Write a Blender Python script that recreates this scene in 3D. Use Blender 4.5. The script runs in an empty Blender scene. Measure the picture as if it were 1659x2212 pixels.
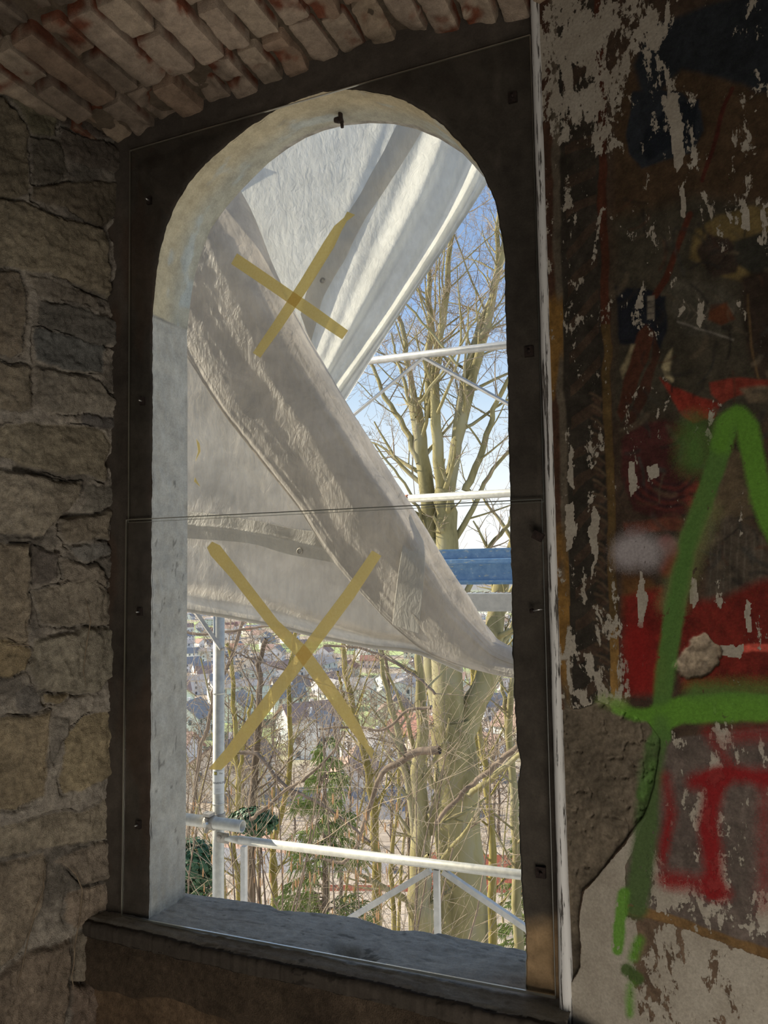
import bpy, math, random
import numpy as np
from mathutils import Vector, Matrix
rng = random.Random(7)
scene = bpy.context.scene
COL = scene.collection

# ------------------------------------------------------------------ camera
F_PX = 1700.0
yaw, pitch, roll = 0.40035, 0.07978, -0.01442
CAM = np.array([1.30418, -1.49117, 0.77091])
cy, sy, cp, sp = math.cos(yaw), math.sin(yaw), math.cos(pitch), math.sin(pitch)
FW = np.array([-sy*cp, cy*cp, sp]); RT = np.array([cy, sy, 0.0]); UP = np.cross(RT, FW)
RT2 = RT*math.cos(roll) + UP*math.sin(roll); UP2 = -RT*math.sin(roll) + UP*math.cos(roll)
cam_data = bpy.data.cameras.new('camera'); cam = bpy.data.objects.new('camera', cam_data)
COL.objects.link(cam)
cam.matrix_world = Matrix(((RT2[0], UP2[0], -FW[0], CAM[0]), (RT2[1], UP2[1], -FW[1], CAM[1]),
                           (RT2[2], UP2[2], -FW[2], CAM[2]), (0, 0, 0, 1)))
cam_data.sensor_fit = 'HORIZONTAL'; cam_data.sensor_width = 36.0
cam_data.lens = F_PX/1659*36.0
cam_data.clip_start = 0.02; cam_data.clip_end = 12000
scene.camera = cam

# ------------------------------------------------------------------ world, sun, lamps, exposure
scene.view_settings.view_transform = 'Standard'; scene.view_settings.look = 'None'
scene.view_settings.gamma = 1.0; scene.view_settings.use_curve_mapping = False
scene.view_settings.exposure = 0.0
SKY = 1.15
world = bpy.data.worlds.new('sky'); scene.world = world; world.use_nodes = True
wn = world.node_tree; wn.nodes.clear()
tc = wn.nodes.new('ShaderNodeTexCoord'); sx = wn.nodes.new('ShaderNodeSeparateXYZ')
rmp = wn.nodes.new('ShaderNodeValToRGB'); bg = wn.nodes.new('ShaderNodeBackground'); wo = wn.nodes.new('ShaderNodeOutputWorld')
wn.links.new(tc.outputs['Generated'], sx.inputs[0]); wn.links.new(sx.outputs['Z'], rmp.inputs[0])
wn.links.new(rmp.outputs[0], bg.inputs[0]); wn.links.new(bg.outputs[0], wo.inputs[0])
el = rmp.color_ramp.elements
el[0].position = 0.0; el[0].color = (1.05, 1.03, 1.0, 1)
el[1].position = 1.0; el[1].color = (0.16, 0.26, 0.46, 1)
for p_, c_ in ((0.10, (0.90, 0.95, 0.98, 1)), (0.22, (0.56, 0.71, 0.88, 1)), (0.34, (0.30, 0.46, 0.76, 1)), (0.48, (0.24, 0.36, 0.60, 1))):
    e = el.new(p_); e.color = c_
bg.inputs[1].default_value = SKY

def add_light(name, kind, energy, color, loc, direction, size=None, size_y=None, angle=None):
    ld = bpy.data.lights.new(name, kind); ld.energy = energy; ld.color = color
    if size: ld.shape = 'RECTANGLE'; ld.size = size; ld.size_y = size_y or size
    if angle: ld.angle = angle
    o = bpy.data.objects.new(name, ld); COL.objects.link(o); o.location = loc
    o.rotation_euler = Vector(direction).to_track_quat('-Z', 'Y').to_euler()
    return o
add_light('sun', 'SUN', 8.0, (1.0, 0.89, 0.70), (-20, 1, 20), (1.0, 0.03, -0.50), angle=0.01)
# daylight entering the room through its other opening, low behind the camera
add_light('doorway_daylight', 'AREA', 17.5, (1.0, 0.90, 0.78), (1.62, -2.35, -0.50), (-0.42, 1.0, 0.50), 1.0, 0.8)
add_light('low_fill_lamp', 'AREA', 8.5, (1.0, 0.93, 0.84), (2.05, -1.35, -0.70), (-0.45, 1.0, 0.62), 0.6, 0.4)  # added fill lamp, brightens the lower right wall; no such opening is built

# ------------------------------------------------------------------ helpers
def at_plane(px, py, P, N):
    """a point of a real plane seen at a photo position"""
    v = FW*F_PX + RT2*(px-829.5) - UP2*(py-1106)
    return CAM + v*(np.dot(np.array(P, float)-CAM, N)/np.dot(v, N))
def at(px, py, Y):
    return at_plane(px, py, (0, Y, 0), (0, 1, 0))
def to_px(X):
    v = np.asarray(X) - CAM; z = v@FW
    return 829.5 + F_PX*(v@RT2)/z, 1106 - F_PX*(v@UP2)/z

def tag(o, label=None, cat=None, group=None, kind=None):
    if label: o['label'] = label
    if cat: o['category'] = cat
    if group: o['group'] = group
    if kind: o['kind'] = kind
    return o
def empty(name, loc=(0, 0, 0), rz=0.0):
    o = bpy.data.objects.new(name, None); COL.objects.link(o); o.location = loc; o.rotation_euler = (0, 0, rz)
    o.empty_display_size = 0.1
    return o
def obj(name, verts, faces, m=None, parent=None, smooth=False, loc=None, colors=None, attrs=None):
    me = bpy.data.meshes.new(name)
    verts = np.asarray(verts, float)
    if loc is not None: verts = verts - np.asarray(loc)
    me.from_pydata(verts.tolist(), [], [tuple(f) for f in faces] if not isinstance(faces, np.ndarray) else faces.tolist())
    if m: me.materials.append(m)
    if smooth: me.polygons.foreach_set('use_smooth', [True]*len(me.polygons))
    if colors is not None:
        a = me.color_attributes.new('Col', 'FLOAT_COLOR', 'POINT')
        c = np.ones((len(verts), 4), np.float32); c[:, :3] = colors
        a.data.foreach_set('color', c.ravel())
    for k, v in (attrs or {}).items():
        a = me.attributes.new(k, 'FLOAT', 'POINT'); a.data.foreach_set('value', np.asarray(v, np.float32))
    me.update()
    o = bpy.data.objects.new(name, me); COL.objects.link(o)
    if loc is not None: o.location = loc
    if parent:
        o.parent = parent
        if loc is not None: o.location = Vector(loc) - parent.location
        else: o.location = -parent.location
    return o
def copy_tree(o, parent=None):
    c = o.copy(); COL.objects.link(c); c.parent = parent
    for ch in list(o.children): copy_tree(ch, c)
    return c

class MB:
    def __init__(s): s.v = []; s.f = []
    def box(s, c, h, R=None):
        n = len(s.v)
        for dx in (-1, 1):
            for dy in (-1, 1):
                for dz in (-1, 1):
                    p = np.array([dx*h[0], dy*h[1], dz*h[2]], float)
                    if R is not None: p = R@p
                    s.v.append(p+np.asarray(c, float))
        for f in ((0, 1, 3, 2), (4, 6, 7, 5), (0, 4, 5, 1), (2, 3, 7, 6), (0, 2, 6, 4), (1, 5, 7, 3)):
            s.f.append(tuple(n+i for i in f))
        return s
    def tube(s, pts, radii, n=6, cap=True):
        pts = np.asarray(pts, float); m = len(pts)
        if np.isscalar(radii): radii = [radii]*m
        if n <= 6 and not cap:
            T = np.empty_like(pts); T[1:-1] = pts[2:]-pts[:-2]; T[0] = pts[1]-pts[0]; T[-1] = pts[-1]-pts[-2]
            d = T.sum(0); k = int(np.argmin(np.abs(d))); a = np.empty_like(T)      # cross product with the k-th axis
            a[:, k] = 0; a[:, (k+1) % 3] = T[:, (k+2) % 3]; a[:, (k+2) % 3] = -T[:, (k+1) % 3]
            a /= np.sqrt((a*a).sum(1))[:, None]+1e-12
            b = np.stack([T[:, 1]*a[:, 2]-T[:, 2]*a[:, 1], T[:, 2]*a[:, 0]-T[:, 0]*a[:, 2], T[:, 0]*a[:, 1]-T[:, 1]*a[:, 0]], 1); b /= np.sqrt((b*b).sum(1))[:, None]+1e-12
            ang = np.arange(n)*2*math.pi/n
            V = pts[:, None, :]+np.asarray(radii)[:, None, None]*(np.cos(ang)[None, :, None]*a[:, None, :]+np.sin(ang)[None, :, None]*b[:, None, :])
            base = len(s.v); s.v.extend(V.reshape(-1, 3).tolist())
            for i in range(base, base+(m-1)*n, n):
                for k in range(n-1): s.f.append((i+k, i+k+1, i+n+k+1, i+n+k))
                s.f.append((i+n-1, i, i+n, i+2*n-1))
            return s
        T = np.gradient(pts, axis=0); T /= np.linalg.norm(T, axis=1)[:, None]+1e-12
        ref = np.array([0, 0, 1.0]) if abs(T[0][2]) < 0.9 else np.array([0, 1.0, 0])
        a = np.cross(T[0], ref); a /= np.linalg.norm(a)
        base = len(s.v); ang = np.arange(n)*2*math.pi/n; ca, sa = np.cos(ang), np.sin(ang)
        for i in range(m):
            a = a - T[i]*np.dot(a, T[i]); a /= np.linalg.norm(a)+1e-12
            b = np.cross(T[i], a)
            ring = pts[i] + radii[i]*(ca[:, None]*a + sa[:, None]*b)
            s.v.extend(ring)
        for i in range(m-1):
            for k in range(n):
                k2 = (k+1) % n; o0 = base+i*n; o1 = o0+n
                s.f.append((o0+k, o0+k2, o1+k2, o1+k))
        if cap:
            s.f.append(tuple(base+k for k in reversed(range(n)))); s.f.append(tuple(base+(m-1)*n+k for k in range(n)))
        return s
    def poly_prism(s, pts, off):
        """closed outline of 3D points, thickened by the vector off"""
        n = len(pts); b = len(s.v); off = np.asarray(off, float)
        s.v += [np.asarray(p, float) for p in pts] + [np.asarray(p, float)+off for p in pts]
        s.f.append(tuple(b+i for i in range(n))); s.f.append(tuple(b+n+i for i in reversed(range(n))))
        for i in range(n): s.f.append((b+i, b+(i+1) % n, b+n+(i+1) % n, b+n+i))
        return s
    def build(s, name, m=None, parent=None, smooth=False, loc=None, **k):
        return obj(name, s.v, s.f, m, parent, smooth, loc, **k)

# numpy noise
def _h(ix, iy, seed):
    n = (ix.astype(np.int64)*374761393 + iy.astype(np.int64)*668265263 + seed*1442695041) & 0xffffffff
    n = ((n ^ (n >> 13))*1274126177) & 0xffffffff
    return ((n ^ (n >> 16)) & 0xffff)/65535.0
def vnoise(x, y, seed=0):
    x = np.asarray(x, float); y = np.asarray(y, float)
    ix, iy = np.floor(x), np.floor(y); fx, fy = x-ix, y-iy
    u = fx*fx*(3-2*fx); v = fy*fy*(3-2*fy)
    a = _h(ix, iy, seed); b = _h(ix+1, iy, seed); c = _h(ix, iy+1, seed); d = _h(ix+1, iy+1, seed)
    return (a*(1-u)+b*u)*(1-v) + (c*(1-u)+d*u)*v
def fbm(x, y, o=5, seed=0, g=0.5):
    t = 0; a = 1; s = 0
    for i in range(o):
        t = t + a*(vnoise(x, y, seed+i*17)-0.5)*2; s += a; a *= g; x = x*2.03+3.1; y = y*2.03+1.7
    return t/s
def ridge(x, y, o=4, seed=0):
    t = 0; a = 1; s = 0
    for i in range(o):
        t = t + a*(1-np.abs(vnoise(x, y, seed+i*13)*2-1)); s += a; a *= .5; x = x*2.1+5; y = y*2.1+9
    return t/s
def sdist(X, Y, poly, pad=60):
    """signed distance to a polygon, positive inside"""
    q = np.asarray(poly, float); bb = (X > q[:, 0].min()-pad) & (X < q[:, 0].max()+pad) & (Y > q[:, 1].min()-pad) & (Y < q[:, 1].max()+pad)
    out = np.full(X.shape, -1e3)
    if bb.any(): out[bb] = sdist_(X[bb], Y[bb], poly)
    return out
def ldist(X, Y, line, pad=60):
    q = np.asarray(line, float); bb = (X > q[:, 0].min()-pad) & (X < q[:, 0].max()+pad) & (Y > q[:, 1].min()-pad) & (Y < q[:, 1].max()+pad)
    out = np.full(X.shape, 1e3)
    if bb.any(): out[bb] = ldist_(X[bb], Y[bb], line)
    return out
def sdist_(X, Y, poly):
    P = np.asarray(poly, float); n = len(P); d = np.full(X.shape, 1e9); ins = np.zeros(X.shape, bool)
    for i in range(n):
        x0, y0 = P[i]; x1, y1 = P[(i+1) % n]; ex, ey = x1-x0, y1-y0
        L = ex*ex+ey*ey+1e-12; t = np.clip(((X-x0)*ex+(Y-y0)*ey)/L, 0, 1)
        d = np.minimum(d, (X-x0-t*ex)**2+(Y-y0-t*ey)**2)
        c = ((y0 > Y) != (y1 > Y)) & (X < (x1-x0)*(Y-y0)/((y1-y0) if y1 != y0 else 1e-12)+x0)
        ins ^= c
    return np.where(ins, 1, -1)*np.sqrt(d)
def ldist_(X, Y, line):
    P = np.asarray(line, float); d = np.full(X.shape, 1e18)
    for i in range(len(P)-1):
        x0, y0 = P[i]; x1, y1 = P[i+1]; ex, ey = x1-x0, y1-y0
        L = ex*ex+ey*ey+1e-12; t = np.clip(((X-x0)*ex+(Y-y0)*ey)/L, 0, 1)
        d = np.minimum(d, (X-x0-t*ex)**2+(Y-y0-t*ey)**2)
    return np.sqrt(d)
def sstep(a, b, x):
    t = np.clip((x-a)/(b-a), 0, 1); return t*t*(3-2*t)

# ------------------------------------------------------------------ materials
def new_mat(name):
    m = bpy.data.materials.new(name); m.use_nodes = True; nt = m.node_tree
    for n in list(nt.nodes): nt.nodes.remove(n)
    return m, nt, nt.nodes.new('ShaderNodeOutputMaterial')
def N(nt, t, **k):
    n = nt.nodes.new(t)
    for a, v in k.items(): setattr(n, a, v)
    return n
def mapped(nt, scale=(1, 1, 1)):
    t = N(nt, 'ShaderNodeTexCoord'); mp = N(nt, 'ShaderNodeMapping'); mp.inputs['Scale'].default_value = scale
    nt.links.new(t.outputs['Object'], mp.inputs[0]); return mp.outputs[0]
def noise(nt, vec, scale, detail=6, rough=0.6, dist=0.0):
    n = N(nt, 'ShaderNodeTexNoise'); n.inputs['Scale'].default_value = scale; n.inputs['Detail'].default_value = detail
    n.inputs['Roughness'].default_value = rough; n.inputs['Distortion'].default_value = dist
    nt.links.new(vec, n.inputs['Vector']); return n.outputs['Fac']
def ramp(nt, fac, stops, interp='LINEAR'):
    r = N(nt, 'ShaderNodeValToRGB'); r.color_ramp.interpolation = interp; e = r.color_ramp.elements
    while len(e) < len(stops): e.new(0.5)
    for i, (p, c) in enumerate(stops): e[i].position = p; e[i].color = (*c, 1) if len(c) == 3 else c
    nt.links.new(fac, r.inputs[0]); return r.outputs[0]
def mix(nt, fac, a, b, mode='MIX'):
    n = N(nt, 'ShaderNodeMix', data_type='RGBA', blend_type=mode)
    for s, v in ((n.inputs[0], fac), (n.inputs[6], a), (n.inputs[7], b)):
        if isinstance(v, (int, float)): s.default_value = v
        elif isinstance(v, tuple): s.default_value = (*v, 1) if len(v) == 3 else v
        else: nt.links.new(v, s)
    return n.outputs[2]
def bump(nt, h, strength=0.5, dist=0.01):
    b = N(nt, 'ShaderNodeBump'); b.inputs['Strength'].default_value = strength; b.inputs['Distance'].default_value = dist
    nt.links.new(h, b.inputs['Height']); return b.outputs[0]
def g(v): return (v, v, v)

def simple(name, c1, c2, scale=8, rough=0.8, bs=0.3, bd=0.01, metal=0.0, sc=(1, 1, 1), detail=6, spec=0.3, c3=None):
    m, nt, out = new_mat(name); v = mapped(nt, sc)
    f = noise(nt, v, scale, detail, 0.62)
    st = [(0.32, c1), (0.68, c2)] if c3 is None else [(0.3, c1), (0.5, c2), (0.7, c3)]
    c = ramp(nt, f, st)
    p = N(nt, 'ShaderNodeBsdfPrincipled'); nt.links.new(c, p.inputs['Base Color'])
    p.inputs['Roughness'].default_value = rough; p.inputs['Metallic'].default_value = metal
    p.inputs['Specular IOR Level'].default_value = spec
    if bs: nt.links.new(bump(nt, noise(nt, v, scale*3, 8, 0.65), bs, bd), p.inputs['Normal'])
    nt.links.new(p.outputs[0], out.inputs[0]); return m
def vcol_mat(name, nscale=60, amt=0.35, bs=0.6, bd=0.006, rough=0.9, fine=400):
    """albedo from the painted attribute, broken up by fine grain"""
    m, nt, out = new_mat(name); v = mapped(nt)
    a = N(nt, 'ShaderNodeVertexColor', layer_name='Col')
    n1 = noise(nt, v, nscale, 8, 0.7)
    n2 = noise(nt, v, fine, 4, 0.6)
    k = ramp(nt, n1, [(0.3, g(1-amt)), (0.7, g(1+amt))]); k2 = ramp(nt, n2, [(0.3, g(1-amt*.5)), (0.7, g(1+amt*.5))])
    c = mix(nt, 1.0, a.outputs['Color'], k, 'MULTIPLY'); c = mix(nt, 1.0, c, k2, 'MULTIPLY')
    p = N(nt, 'ShaderNodeBsdfPrincipled'); nt.links.new(c, p.inputs['Base Color']); p.inputs['Roughness'].default_value = rough
    p.inputs['Specular IOR Level'].default_value = 0.15
    h = mix(nt, 0.5, n1, n2); nt.links.new(bump(nt, h, bs, bd), p.inputs['Normal'])
    nt.links.new(p.outputs[0], out.inputs[0]); return m

M = {}
M['rubble'] = vcol_mat('rubble_stone', 55, 0.42, 1.0, 0.010)
M['brick'] = vcol_mat('old_brick', 45, 0.30, 0.9, 0.006)
M['frame'] = vcol_mat('window_sandstone', 30, 0.22, 0.45, 0.003, fine=250)
M['dark'] = simple('dark_interior_plaster', (.03, .025, .02), (.07, .06, .05), 4)
M['facade'] = simple('facade_plaster', (.45, .42, .36), (.55, .52, .45), 4)
M['galv'] = simple('galvanised_steel', (.50, .50, .46), (.68, .67, .60), 40, 0.45, 0.15, 0.002, 0.35, spec=0.5)
M['alu'] = simple('aluminium', (.48, .48, .46), (.64, .63, .60), 30, 0.4, 0.1, 0.002, 0.5, spec=0.5)
M['clamp'] = simple('cast_steel', (.28, .26, .22), (.48, .45, .40), 60, 0.55, 0.4, 0.003, 0.4)
M['iron'] = simple('rusted_iron', (.018, .013, .012), (.05, .032, .026), 120, 0.8, 0.5, 0.003, 0.3)
M['steel'] = simple('bright_steel', (.5, .5, .48), (.75, .75, .7), 80, 0.3, 0.1, 0.001, 0.8)
M['root'] = simple('dry_root', (.16, .12, .08), (.32, .25, .17), 60)
M['bark'] = simple('beech_bark', (.15, .13, .06), (.33, .29, .14), 3, 0.9, 0.5, 0.02, sc=(1, 1, .35), c3=(.34, .32, .22))
M['bark2'] = simple('mossy_bark', (.13, .11, .035), (.33, .27, .08), 5, 0.9, 0.5, 0.02, sc=(1, 1, .3), c3=(.38, .33, .15))
M['bark3'] = simple('brown_bark', (.12, .09, .065), (.30, .23, .17), 6, 0.9, 0.5, 0.02, sc=(1, 1, .3))
M['twig'] = simple('twig_bark', (.14, .10, .07), (.34, .27, .19), 3, 0.9, 0, c3=(.50, .42, .30))
M['bud'] = simple('brown_buds', (.25, .12, .07), (.42, .24, .15), 5, 0.9, 0)
M['catkin'] = simple('hazel_catkin', (.42, .22, .10), (.60, .36, .18), 20, 0.9, 0)
M['ivy'] = simple('ivy_leaf', (.02, .06, .025), (.06, .15, .06), 9, 0.5, 0, spec=0.5)
M['conifer'] = simple('conifer_needles', (.13, .19, .05), (.30, .36, .13), 3, 0.9, 0)
M['ground'] = None

# masking tape
def tape_mat():
    m, nt, out = new_mat('masking_tape'); v = mapped(nt)
    c = ramp(nt, noise(nt, v, 180, 4, 0.6), [(0.3, (.90, .80, .48)), (0.7, (.97, .90, .60))])
    d = N(nt, 'ShaderNodeBsdfDiffuse'); t = N(nt, 'ShaderNodeBsdfTranslucent'); x = N(nt, 'ShaderNodeMixShader')
    nt.links.new(c, d.inputs[0]); nt.links.new(c, t.inputs[0]); x.inputs[0].default_value = 0.62
    nt.links.new(d.outputs[0], x.inputs[1]); nt.links.new(t.outputs[0], x.inputs[2])
    tr = N(nt, 'ShaderNodeBsdfTransparent'); tr.inputs[0].default_value = (.97, .86, .50, 1); y = N(nt, 'ShaderNodeMixShader'); y.inputs[0].default_value = 0.38
    nt.links.new(x.outputs[0], y.inputs[1]); nt.links.new(tr.outputs[0], y.inputs[2]); nt.links.new(y.outputs[0], out.inputs[0]); return m
M['tape'] = tape_mat()
def pane_mat():
    m, nt, out = new_mat('acrylic_pane')
    tr = N(nt, 'ShaderNodeBsdfTransparent'); tr.inputs[0].default_value = (.985, .99, .985, 1)
    gl = N(nt, 'ShaderNodeBsdfGlossy'); gl.inputs['Roughness'].default_value = 0.02
    fr = N(nt, 'ShaderNodeFresnel'); fr.inputs[0].default_value = 1.25; x = N(nt, 'ShaderNodeMixShader')
    nt.links.new(fr.outputs[0], x.inputs[0]); nt.links.new(tr.outputs[0], x.inputs[1]); nt.links.new(gl.outputs[0], x.inputs[2])
    nt.links.new(x.outputs[0], out.inputs[0]); return m
M['pane'] = pane_mat()
def pane_edge_mat():
    m, nt, out = new_mat('sawn_acrylic_edge')
    d = N(nt, 'ShaderNodeBsdfTranslucent'); d.inputs[0].default_value = (.92, .92, .84, 1)
    e = N(nt, 'ShaderNodeBsdfGlossy'); e.inputs[0].default_value = (.85, .85, .8, 1); e.inputs['Roughness'].default_value = 0.25
    x = N(nt, 'ShaderNodeMixShader'); x.inputs[0].default_value = 0.72
    nt.links.new(d.outputs[0], x.inputs[1]); nt.links.new(e.outputs[0], x.inputs[2]); nt.links.new(x.outputs[0], out.inputs[0]); return m
M['pane_edge'] = pane_edge_mat()
def tarp_mat(name, c, trans, dirt=0.0):
    m, nt, out = new_mat(name); v = mapped(nt)
    n1 = noise(nt, v, 6, 9, 0.72, 0.5); n2 = noise(nt, mapped(nt, (1, 1, .25)), 60, 5, .6)
    cc = ramp(nt, n1, [(0.32, tuple(k*(1-.10-dirt) for k in c)), (0.60, c)])
    cc = mix(nt, 1.0, cc, ramp(nt, n2, [(.3, g(.93)), (.7, g(1.03))]), 'MULTIPLY')
    d = N(nt, 'ShaderNodeBsdfPrincipled'); d.inputs['Roughness'].default_value = 0.55; d.inputs['Specular IOR Level'].default_value = 0.35
    t = N(nt, 'ShaderNodeBsdfTranslucent'); x = N(nt, 'ShaderNodeMixShader')
    nt.links.new(cc, d.inputs['Base Color']); nt.links.new(cc, t.inputs[0]); x.inputs[0].default_value = trans
    def creases(rot, sc, k):                       # sharp thin creases: crests of stretched noise
        tcn = N(nt, 'ShaderNodeTexCoord'); mp = N(nt, 'ShaderNodeMapping'); mp.inputs['Rotation'].default_value = (0, rot, 0); mp.inputs['Scale'].default_value = (1, 1, k)
        nt.links.new(tcn.outputs['Object'], mp.inputs[0])
        return ramp(nt, noise(nt, mp.outputs[0], sc, 5, .55, .4), [(.40, g(0)), (.495, g(1)), (.505, g(1)), (.60, g(0))])
    h = mix(nt, .5, creases(.7, 9, .35), creases(-.6, 13, .4)); h = mix(nt, .35, h, creases(1.3, 24, .6)); h = mix(nt, .25, h, noise(nt, v, 5, 3, .5))
    b = bump(nt, h, 0.55, 0.006); nt.links.new(b, d.inputs['Normal']); nt.links.new(b, t.inputs['Normal'])
    nt.links.new(d.outputs[0], x.inputs[1]); nt.links.new(t.outputs[0], x.inputs[2]); nt.links.new(x.outputs[0], out.inputs[0]); return m
M['tarp'] = tarp_mat('tarp_fabric', (.90, .90, .87), 0.60)
M['tarp_d'] = tarp_mat('tarp_fabric_dusty', (.80, .76, .70), 0.50, 0.12)
M['tarp_c'] = tarp_mat('tarp_fabric_pale', (.91, .87, .80), 0.62, 0.08)
M['hem'] = tarp_mat('tarp_hem', (.80, .78, .73), 0.48)

# ------------------------------------------------------------------ heightfield walls
def grid_faces(nu, nv):
    i = np.arange(nu-1)[:, None]*nv + np.arange(nv-1)[None, :]
    return np.stack([i, i+nv, i+nv+1, i+1], -1).reshape(-1, 4)
def z1(pts): return [(x/2.0, y/2.0) for x, y in pts]
def z3(pts): return [(x/2.457, 400+y/2.457) for x, y in pts]
def z4(pts): return [(x/2.186, 1200+y/2.186) for x, y in pts]

# ---- wall_left: rubble masonry splaying away from the window
WL_A = math.radians(16.3)
WL_D = np.array([math.sin(WL_A), math.cos(WL_A), 0.0]); WL_N = np.array([math.cos(WL_A), -math.sin(WL_A), 0.0])
WL_O = np.array([-0.050, 0.0, 0.0])
stones_px = [
 z1([(-60, 420), (10, 415), (125, 560), (122, 840), (60, 862), (-60, 850)]),
 z1([(20, 380), (110, 420), (245, 520), (240, 590), (140, 575), (60, 450)]),
 z1([(135, 590), (262, 600), (300, 740), (240, 790), (138, 790)]),
 z1([(270, 565), (450, 600), (535, 640), (530, 700), (500, 745), (300, 700), (262, 640)]),
 z1([(240, 510), (420, 500), (520, 600), (450, 590), (280, 560)]),
 z1([(140, 805), (420, 775), (516, 800), (512, 900), (440, 1000), (260, 890), (140, 855)]),
 z3([(-60, 60), (120, 90), (300, 150), (490, 220), (545, 245), (575, 330), (585, 470), (580, 595), (480, 560), (350, 500), (150, 460), (60, 435), (-60, 430)]),
 z3([(-60, 445), (100, 470), (122, 560), (122, 890), (60, 912), (-60, 900)]),
 z3([(200, 620), (370, 625), (500, 680), (610, 720), (595, 865), (480, 835), (330, 785), (190, 740)]),
 z3([(140, 480), (350, 520), (520, 590), (500, 660), (380, 615), (190, 600)]),
 z3([(170, 760), (320, 780), (540, 850), (548, 990), (440, 1000), (180, 940)]),
 z3([(-60, 925), (155, 960), (168, 1180), (120, 1205), (-60, 1170)]),
 z3([(175, 960), (400, 1008), (520, 1045), (592, 1130), (598, 1195), (480, 1225), (360, 1220), (190, 1200)]),
 z3([(440, 1230), (600, 1220), (600, 1290), (450, 1300)]),
 z3([(40, 1265), (300, 1280), (400, 1285), (540, 1310), (585, 1380), (565, 1480), (540, 1565), (380, 1550), (150, 1500), (-60, 1420), (-60, 1300)]),
 z3([(-60, 1490), (200, 1545), (410, 1590), (418, 1650), (330, 1745), (230, 1870), (150, 1855), (-60, 1840)]),
 z3([(435, 1605), (585, 1575), (600, 1690), (440, 1730)]),
 z3([(325, 1770), (480, 1740), (580, 1708), (582, 1885), (370, 1900), (328, 1850)]),
 z3([(355, 1915), (565, 1905), (578, 1965), (500, 1995), (400, 1975)]),
 z3([(-60, 1895), (165, 1900), (166, 2240), (110, 2600), (-60, 2600)]),
 z3([(180, 1920), (325, 1955), (300, 2085), (250, 2125), (178, 2115)]),
 z3([(330, 1985), (520, 2015), (570, 2100), (590, 2205), (420, 2215), (325, 2160)]),
 z4([(160, 175), (400, 105), (515, 170), (524, 330), (400, 332), (190, 320)]),
 z4([(150, 395), (420, 338), (545, 345), (550, 560), (460, 645), (330, 662), (180, 632), (130, 520)]),
 z4([(-60, 380), (135, 430), (122, 540), (40, 582), (-60, 565)]),
 z4([(200, 655), (325, 660), (270, 700), (215, 700)]),
 z4([(70, 640), (150, 600), (210, 715), (110, 740), (60, 700)]),
 z4([(-60, 755), (235, 735), (212, 1000), (202, 1140), (60, 1205), (-60, 1200)]),
 z4([(330, 830), (400, 755), (535, 735), (545, 900), (530, 1020), (425, 1090), (290, 1132), (268, 1060), (298, 900)]),
 z4([(245, 760), (325, 770), (320, 850), (270, 950), (240, 1020), (222, 900)]),
 z4([(-60, 1290), (200, 1228), (400, 1205), (520, 1125), (545, 1250), (505, 1335), (380, 1362), (180, 1392), (-60, 1440)]),
 z4([(-60, 1460), (200, 1400), (222, 1500), (182, 1640), (130, 1780), (60, 1900), (-60, 1950)]),
 z4([(240, 1450), (330, 1400), (500, 1340), (545, 1400), (550, 1520), (390, 1560), (330, 1480)]),
 z4([(310, 1600), (400, 1572), (555, 1540), (560, 1640), (470, 1720), (360, 1762), (295, 1700)]),
 z4([(-60, 2000), (150, 1850), (330, 1800), (335, 2060), (250, 2400), (-60, 2400)]),
 z4([(350, 2020), (550, 2000), (585, 2212), (580, 2400), (300, 2400)]),
 z4([(340, 1790), (470, 1740), (480, 1990), (350, 2005)]),
]
stone_cols = [(.20,.17,.12),(.20,.18,.12),(.13,.115,.09),(.12,.10,.08),(.10,.08,.065),(.15,.125,.09),(.24,.205,.145),(.18,.15,.11),(.15,.14,.12),(.20,.175,.14),
  (.12,.12,.11),(.20,.17,.125),(.23,.205,.165),(.12,.11,.10),(.23,.20,.145),(.27,.235,.18),(.18,.165,.135),(.24,.205,.155),(.19,.18,.16),(.24,.20,.145),
  (.15,.13,.11),(.22,.19,.15),(.23,.20,.155),(.24,.215,.165),(.24,.19,.115),(.25,.205,.13),(.18,.165,.145),(.27,.22,.145),(.285,.235,.15),(.20,.18,.15),
  (.25,.215,.16),(.23,.19,.14),(.24,.20,.155),(.28,.225,.17),(.20,.16,.12),(.17,.13,.10),(.20,.17,.13)]
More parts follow.
